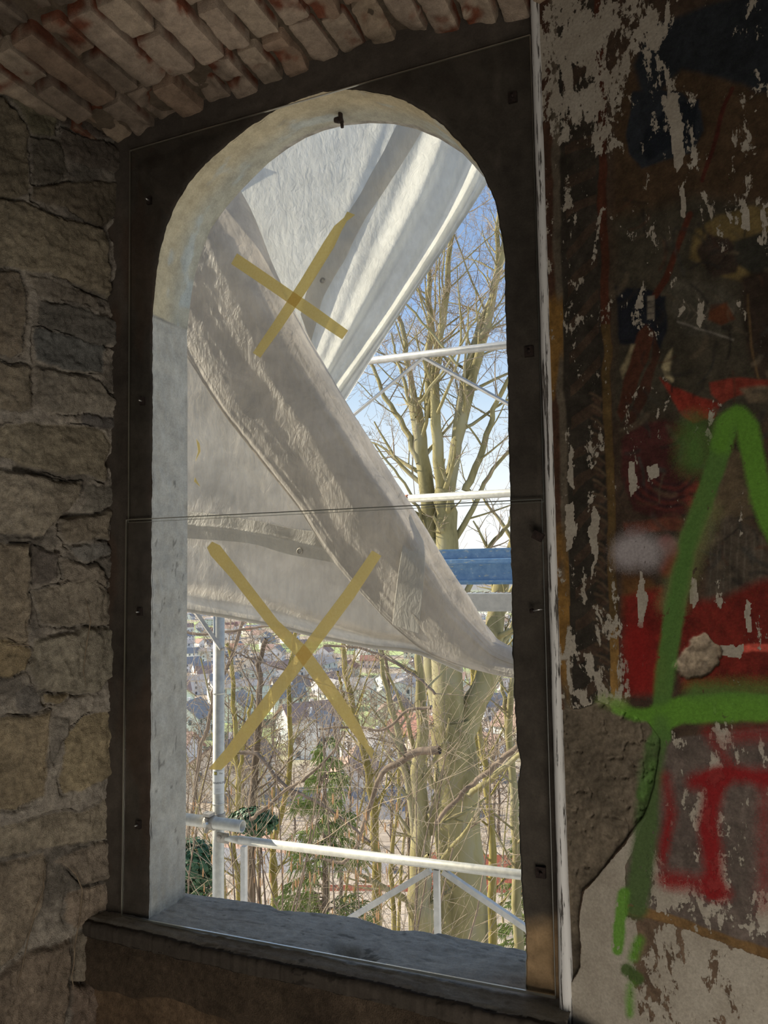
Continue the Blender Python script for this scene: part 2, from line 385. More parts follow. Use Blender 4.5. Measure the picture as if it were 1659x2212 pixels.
def build_wall_left():
    du = 0.0028
    u = np.arange(-0.52, 0.040, du); zz = np.arange(-0.86, 2.42, du)
    Ug, Z = np.meshgrid(u, zz, indexing='ij')
    P = WL_O + Ug[..., None]*WL_D + Z[..., None]*np.array([0, 0, 1.0])
    px, py = to_px(P)
    wx = px + 13*fbm(Ug*16, Z*16, 5, 5, .6); wy = py + 13*fbm(Ug*16, Z*16, 5, 9, .6)
    scale = np.linalg.norm(P-CAM, axis=-1)/F_PX         # metres per photo pixel there
    h = np.full(Ug.shape, 0.002) + 0.011*fbm(Ug*26, Z*26, 6, 3, .65) + 0.006*ridge(Ug*60, Z*60, 3, 4)
    col = np.empty(Ug.shape+(3,)); col[:] = (.46, .41, .34)
    mm = sstep(-.15, .35, fbm(Ug*11, Z*11, 4, 41))[..., None]
    col = col*(1-.55*mm)
    crev = fbm(Ug*10, Z*10, 4, 77)
    h = np.where(crev < -0.25, h-0.02*sstep(-.25, -.5, crev), h)
    vis = (px > -140)
    for i, poly in enumerate(stones_px):
        pa = np.array(poly); bx = (px > pa[:, 0].min()-40) & (px < pa[:, 0].max()+40) & (py > pa[:, 1].min()-40) & (py < pa[:, 1].max()+40)
        if not bx.any(): continue
        s = sdist(wx[bx], wy[bx], poly)*scale[bx]
        rr = random.Random(i*3+1); lift = 0.005+rr.random()*0.013; tx = (rr.random()-.5)*.06; tz = (rr.random()-.5)*.05
        c0 = P[bx].mean(0)
        n = fbm(Ug[bx]*30+i, Z[bx]*30, 5, 100+i, .62)*.009 + fbm(Ug[bx]*130+i, Z[bx]*80, 3, 130+i)*.0042 + (ridge(Ug[bx]*9+i, Z[bx]*16, 4, 50+i)-.5)*.012
        hs = lift*sstep(-0.003, 0.010, s) + tx*(Ug[bx]-Ug[bx].mean()) + tz*(Z[bx]-Z[bx].mean()) + n
        hb = h[bx]; groove = -0.016*np.exp(-((s+0.003)/0.0032)**2)*sstep(.35, .8, vnoise(Ug[bx]*14, Z[bx]*14, i+7))
        w = sstep(-0.002, 0.004, s)
        h[bx] = np.where(s > -0.002, hb*(1-w)+hs*w, hb+groove*(s > -0.02))
        c = np.array(stone_cols[i % len(stone_cols)])*1.5
        var = 1+.35*fbm(Ug[bx]*16+i, Z[bx]*16, 5, 200+i); cc = c*var[..., None]
        col[bx] = col[bx]*(1-w[..., None]) + cc*w[..., None]
    # beyond the hand-laid stones: plain coursed blocks
    un = ~vis
    bz = np.floor(Z/0.21); bu = np.floor(Ug/0.33+bz*.5)
    e = np.minimum(np.abs(Z/0.21-bz-.5), np.abs(Ug/0.33+bz*.5-bu-.5)); fz = .5-np.abs(Z/0.21-bz-.5); fu = .5-np.abs(Ug/0.33+bz*.5-bu-.5)
    s = np.minimum(fz*.21, fu*.33)
    h = np.where(un, -0.01+0.02*sstep(.003, .014, s)+.006*fbm(Ug*30, Z*30, 4, 3), h)
    # ragged far end next to the window frame
    end = 0.012 + 0.014*fbm(Z*9, Z*0, 4, 21) + 0.006*fbm(Z*60, Z*0, 3, 22)
    h = h - 0.10*sstep(0, 0.014, Ug-end)
    # darker towards the top
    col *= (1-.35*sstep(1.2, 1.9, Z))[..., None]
    P = P + h[..., None]*WL_N
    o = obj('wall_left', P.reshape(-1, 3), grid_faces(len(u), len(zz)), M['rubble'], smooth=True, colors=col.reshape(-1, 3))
    o['kind'] = 'structure'
build_wall_left()

# ---- window frame: arched opening cut in sandstone, sill and dark block below
front_px = [(322, 1990), (323, 1900), (324, 1800), (326, 1600), (326, 1400), (328, 1100), (330, 900), (330, 760), (330, 692), (331, 660), (337, 600), (345, 545), (360, 490), (383, 437), (408, 395), (445, 353), (492, 312), (545, 270), (600, 236), (650, 213), (700, 199), (745, 194), (790, 197), (840, 207), (880, 221), (920, 243), (960, 275), (1000, 315), (1028, 350), (1050, 388), (1065, 425), (1076, 465), (1084, 510), (1090, 570), (1092, 650), (1095, 760), (1098, 900), (1101, 1060), (1103, 1180), (1106, 1250), (1106, 1330), (1109, 1460), (1113, 1560), (1116, 1612), (1125, 1645), (1120, 1690), (1121, 1800), (1125, 1880), (1130, 1950), (1135, 2020), (1136, 2140)]
back_px = [(400, 1935), (402, 1700), (404, 1400), (405, 1100), (405, 900), (404, 720), (407, 690), (413, 640), (422, 590), (437, 540), (455, 495), (487, 450), (520, 412), (548, 383), (580, 352), (620, 322), (660, 298), (700, 282), (745, 271), (800, 266), (850, 268), (900, 279), (950, 300), (1000, 332), (1050, 386)]
TH = 0.137
def resample(P, n):
    P = np.asarray(P); d = np.r_[0, np.cumsum(np.linalg.norm(np.diff(P, axis=0), axis=1))]
    t = np.linspace(0, d[-1], n); return np.stack([np.interp(t, d, P[:, k]) for k in range(P.shape[1])], 1)
Fp = np.array([at(x, y, 0.0) for x, y in front_px]); Fp[0, 2] = -0.03; Fp[-1, 2] = -0.03
Bp = [at(x, y, TH) for x, y in back_px]; Bp[0][2] = -0.03
zr = Bp[-1]; 
for z_ in (1.60, 1.52, 1.40, 1.2, .9, .6, .3, -.03): Bp.append(np.array([min(0.955, np.interp(z_, [1.40, 1.52, 1.60, 1.66], [.948, .925, .905, .872])), TH, z_]))
Bp = np.array(Bp)
def build_frame():
    root = empty('window_1', (0.5, 0.0, 0.0)); root['kind'] = 'structure'
    n = 700
    F_ = resample(Fp, n); B_ = resample(Bp, n)
    # jagged arris
    tt = np.arange(n)/n; jag = 0.0022*fbm(tt*160, tt*0, 4, 3)+0.0012*fbm(tt*500, tt*0, 2, 8)
    c = np.array([0.509, 0, 1.0]); 
    def radial(P): 
        d = P-np.where(P[:, 2:3] > 1.40, np.array([0.509, 0, 1.40]), np.stack([np.full(n, .509), P[:, 1], P[:, 2]], 1)); d[:, 1] = 0
        return d/np.linalg.norm(d, axis=1)[:, None]
    dF = radial(F_); F_ = F_ + dF*jag[:, None]
    # outer rectangle counterpart
    xo0, xo1, zo1 = -0.16, 1.045, 1.99
    def outer(p):
        if p[2] < 1.40: return np.array([xo0 if p[0] < .5 else xo1, 0, p[2]])
        d = p-np.array([0.509, 0, 1.40]); best = 1e9
        for lim, k in ((xo0, 0), (xo1, 0), (zo1, 2)):
            if abs(d[k]) > 1e-9:
                t = (lim-[.509, 0, 1.40][k])/d[k]
                if t > 0: best = min(best, t)
        return np.array([0.509, 0, 1.40])+d*best
    O_ = np.array([outer(p) for p in F_])
    rows = 40; V = []
    for i in range(rows):
        t = (1-i/(rows-1))**1.4; V.append(F_*(1-t)+O_*t)
    V = np.array(V)                                     # rows x n
    x, z = V[..., 0], V[..., 2]
    hh = 0.0035*fbm(x*9, z*9, 5, 11) + 0.0012*fbm(x*60, z*60, 3, 12)
    edge = np.linspace(0, 1, rows)[:, None]
    rnd = 0.004*sstep(.93, 1.0, edge)
    V[..., 1] += hh + rnd
    base = np.empty(x.shape+(3,)); base[:] = (.074, .062, .050)
    base *= (1+.40*fbm(x*6, z*6, 5, 31)+.25*fbm(x*30, z*30, 4, 34))[..., None]
    rust = sstep(.1, .5, fbm(x*14, z*5, 4, 32))*(x < .1); base = base*(1-rust[..., None]*.5)+np.array([.085, .05, .032])*rust[..., None]*.5
    warm = sstep(.16, .10, z+.03*fbm(x*20, z*20, 3, 5))*(x > .9)          # lighter brown stone at the right foot
    base = base*(1-warm[..., None])+np.array([.30, .20, .11])*(1+.3*fbm(x*60, z*60, 3, 9))[..., None]*warm[..., None]
    light = sstep(.25, .6, fbm(x*30, z*9, 4, 35))*.35*(x > .9)
    base = base*(1+light[..., None])
    o = obj('stone_surround', V.reshape(-1, 3), grid_faces(rows, n)[:, ::-1], M['frame'], root, smooth=True, colors=base.reshape(-1, 3))
    # reveal
    r2 = 36; V = []
    for i in range(r2):
        t = i/(r2-1); V.append(F_*(1-t)+B_*t)
    V = np.array(V); V[0] = F_; x, y, z = V[..., 0], V[..., 1], V[..., 2]
    s = np.broadcast_to(tt*5.0, x.shape)
    h = 0.0030*fbm(s*9, y*30, 5, 60) + (.0060*(ridge(s*9, y*34, 4, 61)-.6)+.0026*fbm(s*26, y*60, 4, 64))*(z < 1.39) + .0012*fbm(s*70, y*140, 3, 62)
    prof = sstep(0, .08, y/TH)*sstep(1.0, .95, y/TH)
    rr = radial(F_); V = V + (rr[None, :, :]*(h*prof+0.0*h)[..., None])
    joint = np.exp(-((z-1.40-.05*(y))/.0022)**2)*(x < .5)
    col = np.empty(x.shape+(3,)); col[:] = (.40, .385, .335)
    up = (z > 1.403)[..., None]; bandc = sstep(.25, .75, y/TH+.12*fbm(s*4, y*10, 3, 70))[..., None]
    arc = np.array([.47, .41, .28])*(1-bandc)+np.array([.38, .37, .30])*bandc
    col = np.where(up, arc, col)
    ir = sstep(.05, .35, fbm(s*10, y*24, 4, 81)+.35*np.exp(-((y/TH-.72)/.14)**2)-.2)[..., None]*up
    col = col*(1-ir*.6)+np.array([.42, .47, .47])*ir*.6
    rim = (sstep(.86, .95, y/TH+.05*fbm(s*12, y, 3, 83))*(x > .35)*(z > 1.45))[..., None]
    col = col*(1-rim)+np.array([.34, .32, .28])*(1+.6*fbm(s*60, y*100, 3, 85))[..., None]*rim
    col *= (1+.10*fbm(s*8, y*20, 4, 86))[..., None]
    crk = (ridge(s*7+2, y*22, 4, 95) > .90)*(z < 1.2)*.45
    col *= (1-crk)[..., None]*(1-.5*joint)[..., None]
    o = obj('reveal', V.reshape(-1, 3), grid_faces(r2, n), M['frame'], root, smooth=True, colors=col.reshape(-1, 3))
    # exterior face of the stone
    O2 = O_.copy(); O2[:, 1] = TH
    V = np.array([B_, O2]); obj('outer_face', V.reshape(-1, 3), grid_faces(2, n), M['facade'], root)
    # sill
    xs = np.linspace(-0.06, 1.03, 420); ys = np.linspace(-0.10, 0.30, 180)
    X, Y = np.meshgrid(xs, ys, indexing='ij')
    Zs = 0.003*fbm(X*8, Y*14, 5, 40)+.0022*(ridge(X*14, Y*40, 4, 41)-.5)+.0018*fbm(X*60, Y*60, 4, 44)+.0022*sstep(.80, .92, ridge(X*6+.4*Y, Y*22, 4, 47))*-1
    pit = np.exp(-(((X-.565)/.040)**2+((Y-.028)/.016)**2)); pit2 = np.exp(-(((X-.62)/.014)**2+((Y-.018)/.009)**2))
    Zs -= pit*(.022+.010*fbm(X*50, Y*50, 3, 2)) + pit2*.016
    fe = -0.046-.012*sstep(.0, .5, X)-.016*sstep(.6, 1.0, X) + .004*fbm(X*16, X*0, 4, 50) + .002*fbm(X*90, X*0, 3, 51)
    be = np.interp(X, [-.1, .02, .1, .3, .33, .40, .52, .62, .66, .75, .95, 1.1], [.15, .15, .155, .163, .150, .168, .175, .150, .168, .166, .158, .15]) + .004*fbm(X*18, X*0, 4, 53)
    front = sstep(0, 0.012, fe-Y)
    Zs = Zs - .003*sstep(-.012, 0, fe-Y) - .030*sstep(.004, .03, fe-Y) - .20*sstep(0, .05, Y-be)
    Ycl = np.clip(Y, fe-.012, be+.02)
    col = np.empty(X.shape+(3,)); col[:] = (.33, .31, .27)
    col *= (1+.16*fbm(X*10, Y*16, 5, 55))[..., None]
    wm = sstep(-.1, .35, fbm(X*6, Y*12, 4, 57)+(-Y-.0)*3)[..., None]; col = col*(1-.45*wm)+np.array([.24, .21, .175])*.45*wm
    pc = np.clip(pit*1.1+pit2, 0, 1)[..., None]*.55; col = col*(1-pc)+np.array([.10, .085, .06])*pc
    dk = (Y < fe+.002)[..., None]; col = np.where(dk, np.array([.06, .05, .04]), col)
    wr = (np.exp(-(((X-.93)/.05)**2+((Y-.03)/.04)**2)))[..., None]; col = col*(1-.6*wr)+np.array([.30, .22, .16])*.6*wr
    ck = (ridge(X*7, Y*26, 4, 60) > .90)[..., None]; col = col*(1-.45*ck)
    V = np.stack([X, Ycl, Zs], -1)
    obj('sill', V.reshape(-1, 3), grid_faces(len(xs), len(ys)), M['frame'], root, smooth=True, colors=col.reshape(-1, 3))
    return root
build_frame()

# wall below the sill
def build_wall_front():
    xs = np.arange(-0.30, 1.40, .004); zs = np.arange(-.90, -0.008, .004)
    X, Z = np.meshgrid(xs, zs, indexing='ij')
    y = -0.052-.012*sstep(.0, .5, X)-.016*sstep(.6, 1.0, X)
    h = .006*fbm(X*8, Z*8, 5, 5)+.003*fbm(X*50, Z*50, 4, 6)
    P = np.stack([X, y, Z], -1); px, py = to_px(P)
    col = np.empty(X.shape+(3,)); col[:] = (.085, .062, .042); col *= (1+.5*fbm(X*9, Z*9, 5, 8))[..., None]
    seam = -.135-.03*fbm(X*5, X*0, 3, 9)-.10*sstep(.1, .9, X)
    lower = sstep(0, .02, seam-Z); h = h-.016*lower-.01*lower*ridge(X*7, Z*9, 3, 10)*1.5
    cl = np.array([.17, .115, .070])*(1+.45*fbm(X*12, Z*12, 5, 12))[..., None]; col = col*(1-lower[..., None])+cl*lower[..., None]
    st = [] and [[(215, 2110), (300, 2085), (330, 2180), (270, 2212), (215, 2180)], [(340, 2110), (440, 2100), (470, 2170), (400, 2200), (330, 2180)], [(430, 2150), (620, 2150), (700, 2260), (480, 2280)], [(200, 2190), (300, 2215), (430, 2260), (300, 2330), (190, 2300)]]
    for i, p in enumerate(st):
        s = sdist(px+5*fbm(X*20, Z*20, 3, i), py, p)/1200; w = sstep(0, .006, s)
        h = h+w*(.012+.003*fbm(X*20, Z*20, 4, 90+i)); col = col*(1-w[..., None]*.6)+np.array([.17, .12, .08])*w[..., None]*.6
    P[..., 1] -= h
    o = obj('wall_front', P.reshape(-1, 3), grid_faces(len(xs), len(zs))[:, ::-1], M['rubble'], smooth=True, colors=col.reshape(-1, 3)); o['kind'] = 'structure'
build_wall_front()

# ---- wall_right: painted plaster, peeling, with sprayed graffiti
WR_A = math.radians(22)
WR_D = np.array([math.cos(WR_A), -math.sin(WR_A), 0.0]); WR_N = np.array([-math.sin(WR_A), -math.cos(WR_A), 0.0])
WR_O = at(1197, 1106, -0.030); WR_O[2] = 0
def fresco_mat():
    m, nt, out = new_mat('peeling_painted_plaster'); v = mapped(nt)
    a = N(nt, 'ShaderNodeVertexColor', layer_name='Col')
    pe = N(nt, 'ShaderNodeAttribute', attribute_name='peel'); wa = N(nt, 'ShaderNodeAttribute', attribute_name='spray')
    gcol = N(nt, 'ShaderNodeVertexColor', layer_name='Spray')
    # flakes: vertically drawn-out noise against the local peel amount
    mp = mapped(nt, (1, 1, .42)); n1 = noise(nt, mp, 26, 10, 0.68, 0.35)
    n2 = noise(nt, v, 130, 6, .6)
    ad = N(nt, 'ShaderNodeMath', operation='MULTIPLY_ADD'); nt.links.new(n2, ad.inputs[0]); ad.inputs[1].default_value = .22; nt.links.new(n1, ad.inputs[2])
    s = N(nt, 'ShaderNodeMath', operation='ADD'); nt.links.new(ad.outputs[0], s.inputs[0]); nt.links.new(pe.outputs['Fac'], s.inputs[1])
    fl = ramp(nt, s.outputs[0], [(0.985, g(0)), (1.0, g(1))])
    plaster = ramp(nt, noise(nt, v, 18, 8, .6), [(0.3, (.36, .315, .25)), (0.7, (.47, .425, .35))])
    grain = ramp(nt, noise(nt, v, 220, 5, .6), [(0.3, g(.82)), (0.7, g(1.15))])
    paint = mix(nt, 1.0, a.outputs['Color'], ramp(nt, noise(nt, v, 60, 8, .7), [(0.3, g(.62)), (0.7, g(1.35))]), 'MULTIPLY')
    under = mix(nt, fl, paint, plaster)
    # sprayed paint lies over plaster and fresco; flakes that fell later show plaster again
    speck = N(nt, 'ShaderNodeMath', operation='MULTIPLY_ADD'); nt.links.new(noise(nt, v, 700, 2, .5), speck.inputs[0]); speck.inputs[1].default_value = .5
    sub = N(nt, 'ShaderNodeMath', operation='SUBTRACT'); nt.links.new(wa.outputs['Fac'], sub.inputs[0]); sub.inputs[1].default_value = .25
    nt.links.new(sub.outputs[0], speck.inputs[2])
    sm = ramp(nt, speck.outputs[0], [(0.05, g(0)), (0.55, g(.95))])
    keep = ramp(nt, s.outputs[0], [(1.03, g(1)), (1.05, g(0))]) if False else None
    c = mix(nt, sm, under, gcol.outputs['Color'])
    c = mix(nt, 1.0, c, grain, 'MULTIPLY')
    p = N(nt, 'ShaderNodeBsdfPrincipled'); nt.links.new(c, p.inputs['Base Color']); p.inputs['Roughness'].default_value = 0.72
    p.inputs['Specular IOR Level'].default_value = 0.25
    inv = N(nt, 'ShaderNodeMath', operation='MULTIPLY_ADD'); nt.links.new(fl, inv.inputs[0]); inv.inputs[1].default_value = -.8; nt.links.new(noise(nt, v, 160, 6, .65), inv.inputs[2])
    nt.links.new(bump(nt, inv.outputs[0], .55, .0016), p.inputs['Normal'])
    nt.links.new(p.outputs[0], out.inputs[0]); return m
M['fresco'] = fresco_mat()
def build_wall_right():
    u = np.r_[np.arange(0, .62, .0019), np.linspace(.62, 1.5, 12)]; zz = np.arange(-0.86, 2.42, .0019)
    U_, Z = np.meshgrid(u, zz, indexing='ij'); P = WR_O + U_[..., None]*WR_D + Z[..., None]*np.array([0, 0, 1.0])
    px, py = to_px(P)
    wx = px + 7*fbm(U_*18, Z*18, 4, 5); wy = py + 7*fbm(U_*18, Z*18, 4, 9)
    C = np.empty(U_.shape+(3,)); C[:] = (.070, .045, .030)
    peel = np.full(U_.shape, .27)
    def put(mask, col, var=.0, sc=20):
        nonlocal C
        mask = np.asarray(mask, float); q = mask > .002
        if not q.any(): return
        c = np.array(col)*np.ones((int(q.sum()), 3))
        if var: c = c*(1+var*fbm(U_[q]*sc, Z[q]*sc, 4, int(col[0]*9999) % 97))[..., None]
        C[q] = C[q]*(1-mask[q][..., None]) + c*mask[q][..., None]
    def poly(pts, col, soft=4, var=.25, warp=1.0):
        s = sdist(px*(1-warp)+wx*warp, py*(1-warp)+wy*warp, pts); put(sstep(-soft, soft, s), col, var)
    def line(pts, w, col, soft=2, var=.2):
        put(1-sstep(w/2-soft, w/2+soft, ldist(wx, wy, pts)), col, var)
    def addpeel(pts, v, soft=30):
        nonlocal peel
        s = sdist(wx, wy, pts); m = sstep(-soft, soft, s); peel = peel*(1-m)+v*m
    # broad fields
    C *= (1+.45*fbm(U_*10, Z*10, 5, 61))[..., None]
    poly([(1325, 130), (1659, 60), (1760, 60), (1760, 500), (1500, 470), (1325, 560)], (.075, .045, .024), 12, .3)
    poly([(1325, 480), (1500, 420), (1760, 460), (1760, 900), (1325, 900)], (.060, .050, .034), 25, .4)
    poly([(1400, 60), (1500, 20), (1760, -60), (1760, 180), (1640, 200), (1560, 170), (1470, 150), (1390, 230), (1370, 140)], (.020, .023, .028), 9, .3)
    poly([(1365, 200), (1420, 190), (1480, 205), (1515, 240), (1520, 285), (1495, 330), (1430, 350), (1385, 365), (1358, 330), (1350, 290), (1362, 240)], (.024, .028, .035), 4, .3)
    poly([(1400, 280), (1450, 230), (1510, 215), (1500, 300), (1450, 320), (1400, 350), (1380, 320)], (.012, .015, .022), 4, .2)
    # yellow-brown halo and head
    poly([(1490, 560), (1500, 500), (1550, 465), (1620, 445), (1760, 440), (1760, 600), (1640, 620), (1560, 600)], (.16, .115, .045), 6, .3)
    poly([(1505, 540), (1530, 505), (1570, 510), (1600, 545), (1590, 590), (1540, 600), (1515, 575)], (.045, .030, .022), 5, .4)
    poly([(1580, 520), (1640, 500), (1760, 520), (1760, 600), (1640, 610), (1590, 570)], (.035, .032, .024), 6, .3)
    poly([(1330, 620), (1400, 625), (1440, 640), (1440, 700), (1425, 750), (1390, 740), (1335, 740)], (.014, .015, .022), 4, .2)
    poly([(1450, 600), (1560, 620), (1600, 660), (1560, 730), (1480, 720), (1440, 660)], (.085, .075, .055), 10, .5)
    for k in range(9):                                   # ruff and armour scales
        a0 = k*.7; line([(1460+14*k, 640+8*(k % 3)), (1475+14*k, 660+9*(k % 3)), (1462+14*k, 690+7*(k % 2))], 3, (.13, .11, .08), 1.5)
    poly([(1535, 660), (1570, 655), (1590, 690), (1560, 705), (1530, 690)], (.13, .045, .02), 4, .3)
    line([(1462, 692), (1520, 712), (1585, 735)], 4, (.20, .18, .15), 1.5)
    poly([(1600, 600), (1760, 560), (1760, 850), (1640, 850), (1610, 740)], (.040, .026, .018), 8, .4)
    line([(1615, 640), (1625, 760), (1650, 860)], 5, (.12, .075, .035), 2)
    # staff and arm
    line([(1578, 190), (1545, 300), (1515, 390)], 9, (.075, .018, .012), 2); line([(1490, 465), (1440, 600), (1415, 640)], 14, (.085, .024, .013), 3)
    for k in range(4): poly([(1398, 640+k*13), (1414, 638+k*13), (1414, 650+k*13), (1398, 651+k*13)], (.20, .17, .13), 2, .2, .3)
    poly([(1375, 715), (1395, 700), (1412, 715), (1400, 770), (1372, 850), (1345, 910), (1333, 890), (1355, 800)], (.085, .030, .017), 3, .3)
    poly([(1405, 780), (1412, 720), (1425, 760), (1405, 840), (1370, 915), (1350, 915)], (.060, .025, .016), 3, .3)
    # round highlights
    poly([(1342, 800), (1352, 770), (1362, 740), (1370, 740), (1358, 785), (1348, 820)], (.26, .21, .12), 4, .2)
    poly([(1430, 790), (1438, 765), (1460, 745), (1480, 745), (1500, 780), (1490, 830), (1460, 840), (1438, 815)], (.060, .050, .033), 4, .3)
    poly([(1430, 790), (1438, 765), (1450, 752), (1448, 775), (1446, 800), (1456, 825), (1438, 815)], (.42, .35, .20), 5, .2)
    # red drapery
    poly([(1425, 815), (1455, 835), (1500, 850), (1560, 870), (1545, 900), (1500, 910), (1470, 890), (1450, 860)], (.26, .035, .022), 4, .3)
    poly([(1535, 825), (1600, 815), (1680, 822), (1660, 850), (1600, 852), (1560, 872), (1540, 850)], (.24, .04, .025), 4, .3)
    poly([(1600, 840), (1640, 832), (1700, 838), (1690, 870), (1620, 868)], (.16, .12, .075), 6, .3)
    poly([(1345, 950), (1375, 915), (1440, 905), (1520, 930), (1570, 1010), (1540, 1090), (1440, 1130), (1370, 1100), (1342, 1030)], (.075, .022, .020), 6, .4)
    for k in range(8):
        r = 96-9*k; line([(1450+r*math.cos(t), 1020+r*.85*math.sin(t)) for t in np.linspace(.35, 2.9, 14)], 5, ((.12, .028, .022), (.045, .016, .018))[k % 2], 4)
    poly([(1480, 1060), (1560, 1020), (1560, 1090), (1480, 1100)], (.20, .045, .03), 8, .3)
    poly([(1345, 1130), (1440, 1118), (1480, 1125), (1470, 1150), (1400, 1150), (1350, 1160)], (.15, .05, .03), 5)
    # pale body, curtain of thin folds
    poly([(1520, 1010), (1560, 960), (1620, 980), (1640, 1080), (1600, 1170), (1540, 1180)], (.13, .095, .055), 10, .3)
    poly([(1530, 1130), (1580, 1110), (1640, 1150), (1680, 1240), (1670, 1320), (1520, 1320)], (.085, .066, .048), 8, .3)
    for k in range(9): line([(1535+16*k, 1120+6*k), (1532+15*k, 1320)], 3, (.12, .10, .075), 1.5)
    rs = random.Random(4)                               # loose brushwork of the worn figures
    for k in range(150):
        x0, y0 = rs.uniform(1345, 1680), rs.uniform(430, 1290); a0 = rs.uniform(-.6, 2.2); l = rs.uniform(18, 70); bend = rs.uniform(-1.4, 1.4)
        pts = []; 
        for j in range(6): pts.append((x0, y0)); x0 += l/5*math.cos(a0); y0 += l/5*math.sin(a0); a0 += bend/5
        c0 = rs.choice([(.022, .018, .016), (.10, .078, .050), (.035, .030, .026), (.13, .10, .065), (.085, .040, .024), (.055, .052, .045)])
        m_ = (1-sstep(0, rs.uniform(4, 11), ldist(wx, wy, pts)))*rs.uniform(.35, .8); put(m_, c0, .3)
    # warm ochre and red below
    poly([(1345, 1240), (1400, 1250), (1430, 1290), (1400, 1340), (1345, 1330)], (.15, .07, .025), 10)
    poly([(1345, 1290), (1430, 1270), (1440, 1400), (1440, 1500), (1345, 1500)], (.20, .020, .014), 12, .35)
    poly([(1470, 1300), (1560, 1290), (1700, 1230), (1760, 1500), (1470, 1490)], (.17, .018, .012), 14, .35)
    poly([(1600, 1395), (1700, 1390), (1700, 1412), (1640, 1408), (1600, 1410)], (.60, .10, .07), 3)
    # pilaster band with scrollwork between two red lines
    e0 = lambda y: 1180+.027*y; 
    def vband(x0, x1, y0, y1, col, var=.4, soft=3):
        k = (py-0)*.0235; s = np.minimum(np.minimum(wx-(x0+k), (x1+k)-wx), np.minimum(py-y0, y1-py)); put(sstep(-soft, soft, s), col, var)
    vband(1150, 1302, -200, 1540, (.040, .032, .024))
    vband(1150, 1190, -200, 1540, (.075, .036, .022)); vband(1184, 1200, -200, 1540, (.13, .105, .075))
    vband(1284, 1302, -200, 1540, (.080, .026, .014), .3, 2); vband(1284, 1302, 700, 1560, (.12, .075, .028), .4, 2)
    kx = px-.0235*py
    fol = (np.sin((py+.9*kx)*.085+3*fbm(U_*8, Z*8, 2, 71)) > .45)&(kx > 1212)&(kx < 1278)&(py < 1530)
    put(fol*.55, (.085, .050, .032), .3)
    for k in range(24):                                  # ribs of the painted shaft
        y = 850+27*k; x = 1283+.0235*(y-0)-27; line([(x, y), (x+14, y+5), (x+26, y+16)], 5, (.115, .078, .048), 2.5); line([(x+6, y+12), (x+20, y+20)], 8, (.085, .050, .032), 4)
    och = sstep(.1, .35, fbm(U_*14, Z*5, 4, 72))*(kx < 1200)*(py > 600)*(py < 1560); put(och, (.24, .13, .035), .3)
    och2 = (py > 1350)*(py < 1540)*(kx > 1284)*(kx < 1304); put(och2*.9, (.30, .17, .05), .3)
    # dado: grey brown, red sprayed lettering comes later
    poly([(1375, 1585), (1420, 1600), (1760, 1560), (1760, 2090), (1659, 2055), (1540, 2010), (1400, 1975), (1350, 1960), (1350, 1830), (1380, 1740), (1395, 1640)], (.135, .105, .088), 4, .25)
    line([(1350, 1962), (1400, 1975), (1500, 2005), (1659, 2062), (1760, 2100)], 22, (.20, .115, .045), 3)
    # peel amounts
    kk = kx
    peel = np.where((kk > 1150) & (kk < 1302) & (py < 1540), .29, peel)
    addpeel([(1160, -200), (1330, -200), (1420, 30), (1340, 170), (1300, 330), (1160, 260)], .45, 70)
    addpeel([(1300, -100), (1480, -100), (1400, 130), (1330, 300), (1300, 200)], .40, 50)
    addpeel([(1400, 130), (1480, 130), (1520, 330), (1500, 560), (1440, 440), (1400, 330)], .36, 40)
    addpeel([(1330, 400), (1500, 330), (1659, 380), (1659, 440), (1480, 520), (1340, 520)], .32, 40)
    addpeel([(1320, 550), (1760, 560), (1760, 1000), (1320, 1000)], .26, 30)
    addpeel([(1345, 1000), (1760, 1000), (1760, 1560), (1345, 1560)], .24, 30)
    addpeel([(1200, 1380), (1345, 1330), (1350, 1540), (1200, 1540)], .37, 40)
    addpeel([(1400, 1600), (1760, 1580), (1760, 1900), (1400, 1900)], .31, 30)
    addpeel([(1400, 1900), (1760, 1900), (1760, 2060), (1400, 1960)], .40, 25)
    below = sdist(wx, wy, [(1340, 1980), (1400, 1985), (1500, 2015), (1659, 2072), (1800, 2120), (1800, 2500), (1200, 2500), (1200, 2100)])
    bare = sdist(wx, wy, [(1395, 1760), (1345, 1830), (1300, 1880), (1262, 1925), (1255, 2000), (1258, 2080), (1240, 2140), (1236, 2500), (1345, 2500), (1350, 1980), (1350, 1870)])
    m = sstep(-3, 3, below); put(m, (.15, .10, .065), .3); peel = peel*(1-m)+m*(.44+.10*fbm(U_*7, Z*7, 3, 88))
    m = sstep(-2, 2, bare); put(m, (.18, .12, .06), .3); peel = peel*(1-m)+m*.66
    C *= (1+.30*fbm(U_*70, Z*50, 4, 111))[..., None]; peel = peel+.055*fbm(U_*90, Z*60, 3, 112)
    # rough exposed base coat left of it
    rough = sdist(wx, wy, [(1150, 1545), (1250, 1530), (1290, 1515), (1340, 1535), (1400, 1560), (1425, 1600), (1410, 1700), (1385, 1765), (1335, 1830), (1295, 1880), (1255, 1925), (1250, 2000), (1252, 2090), (1232, 2130), (1150, 2140)])
    m = sstep(-2, 2, rough); rc = np.array([.150, .120, .085])*(1+.4*fbm(U_*16, Z*16, 5, 90))[..., None]
    dkp = sstep(.1, .4, fbm(U_*6, Z*6, 3, 91))[..., None]*.45; rc = rc*(1-dkp)
    C = C*(1-m[..., None])+rc*m[..., None]; peel = np.where(rough > -2, .05, peel)
    h = .0012*fbm(U_*20, Z*20, 4, 93)
    h = h-.006*m+.0030*m*fbm(U_*70, Z*70, 4, 94)-.003*m*(ridge(U_*30, Z*30, 3, 96) > .86)
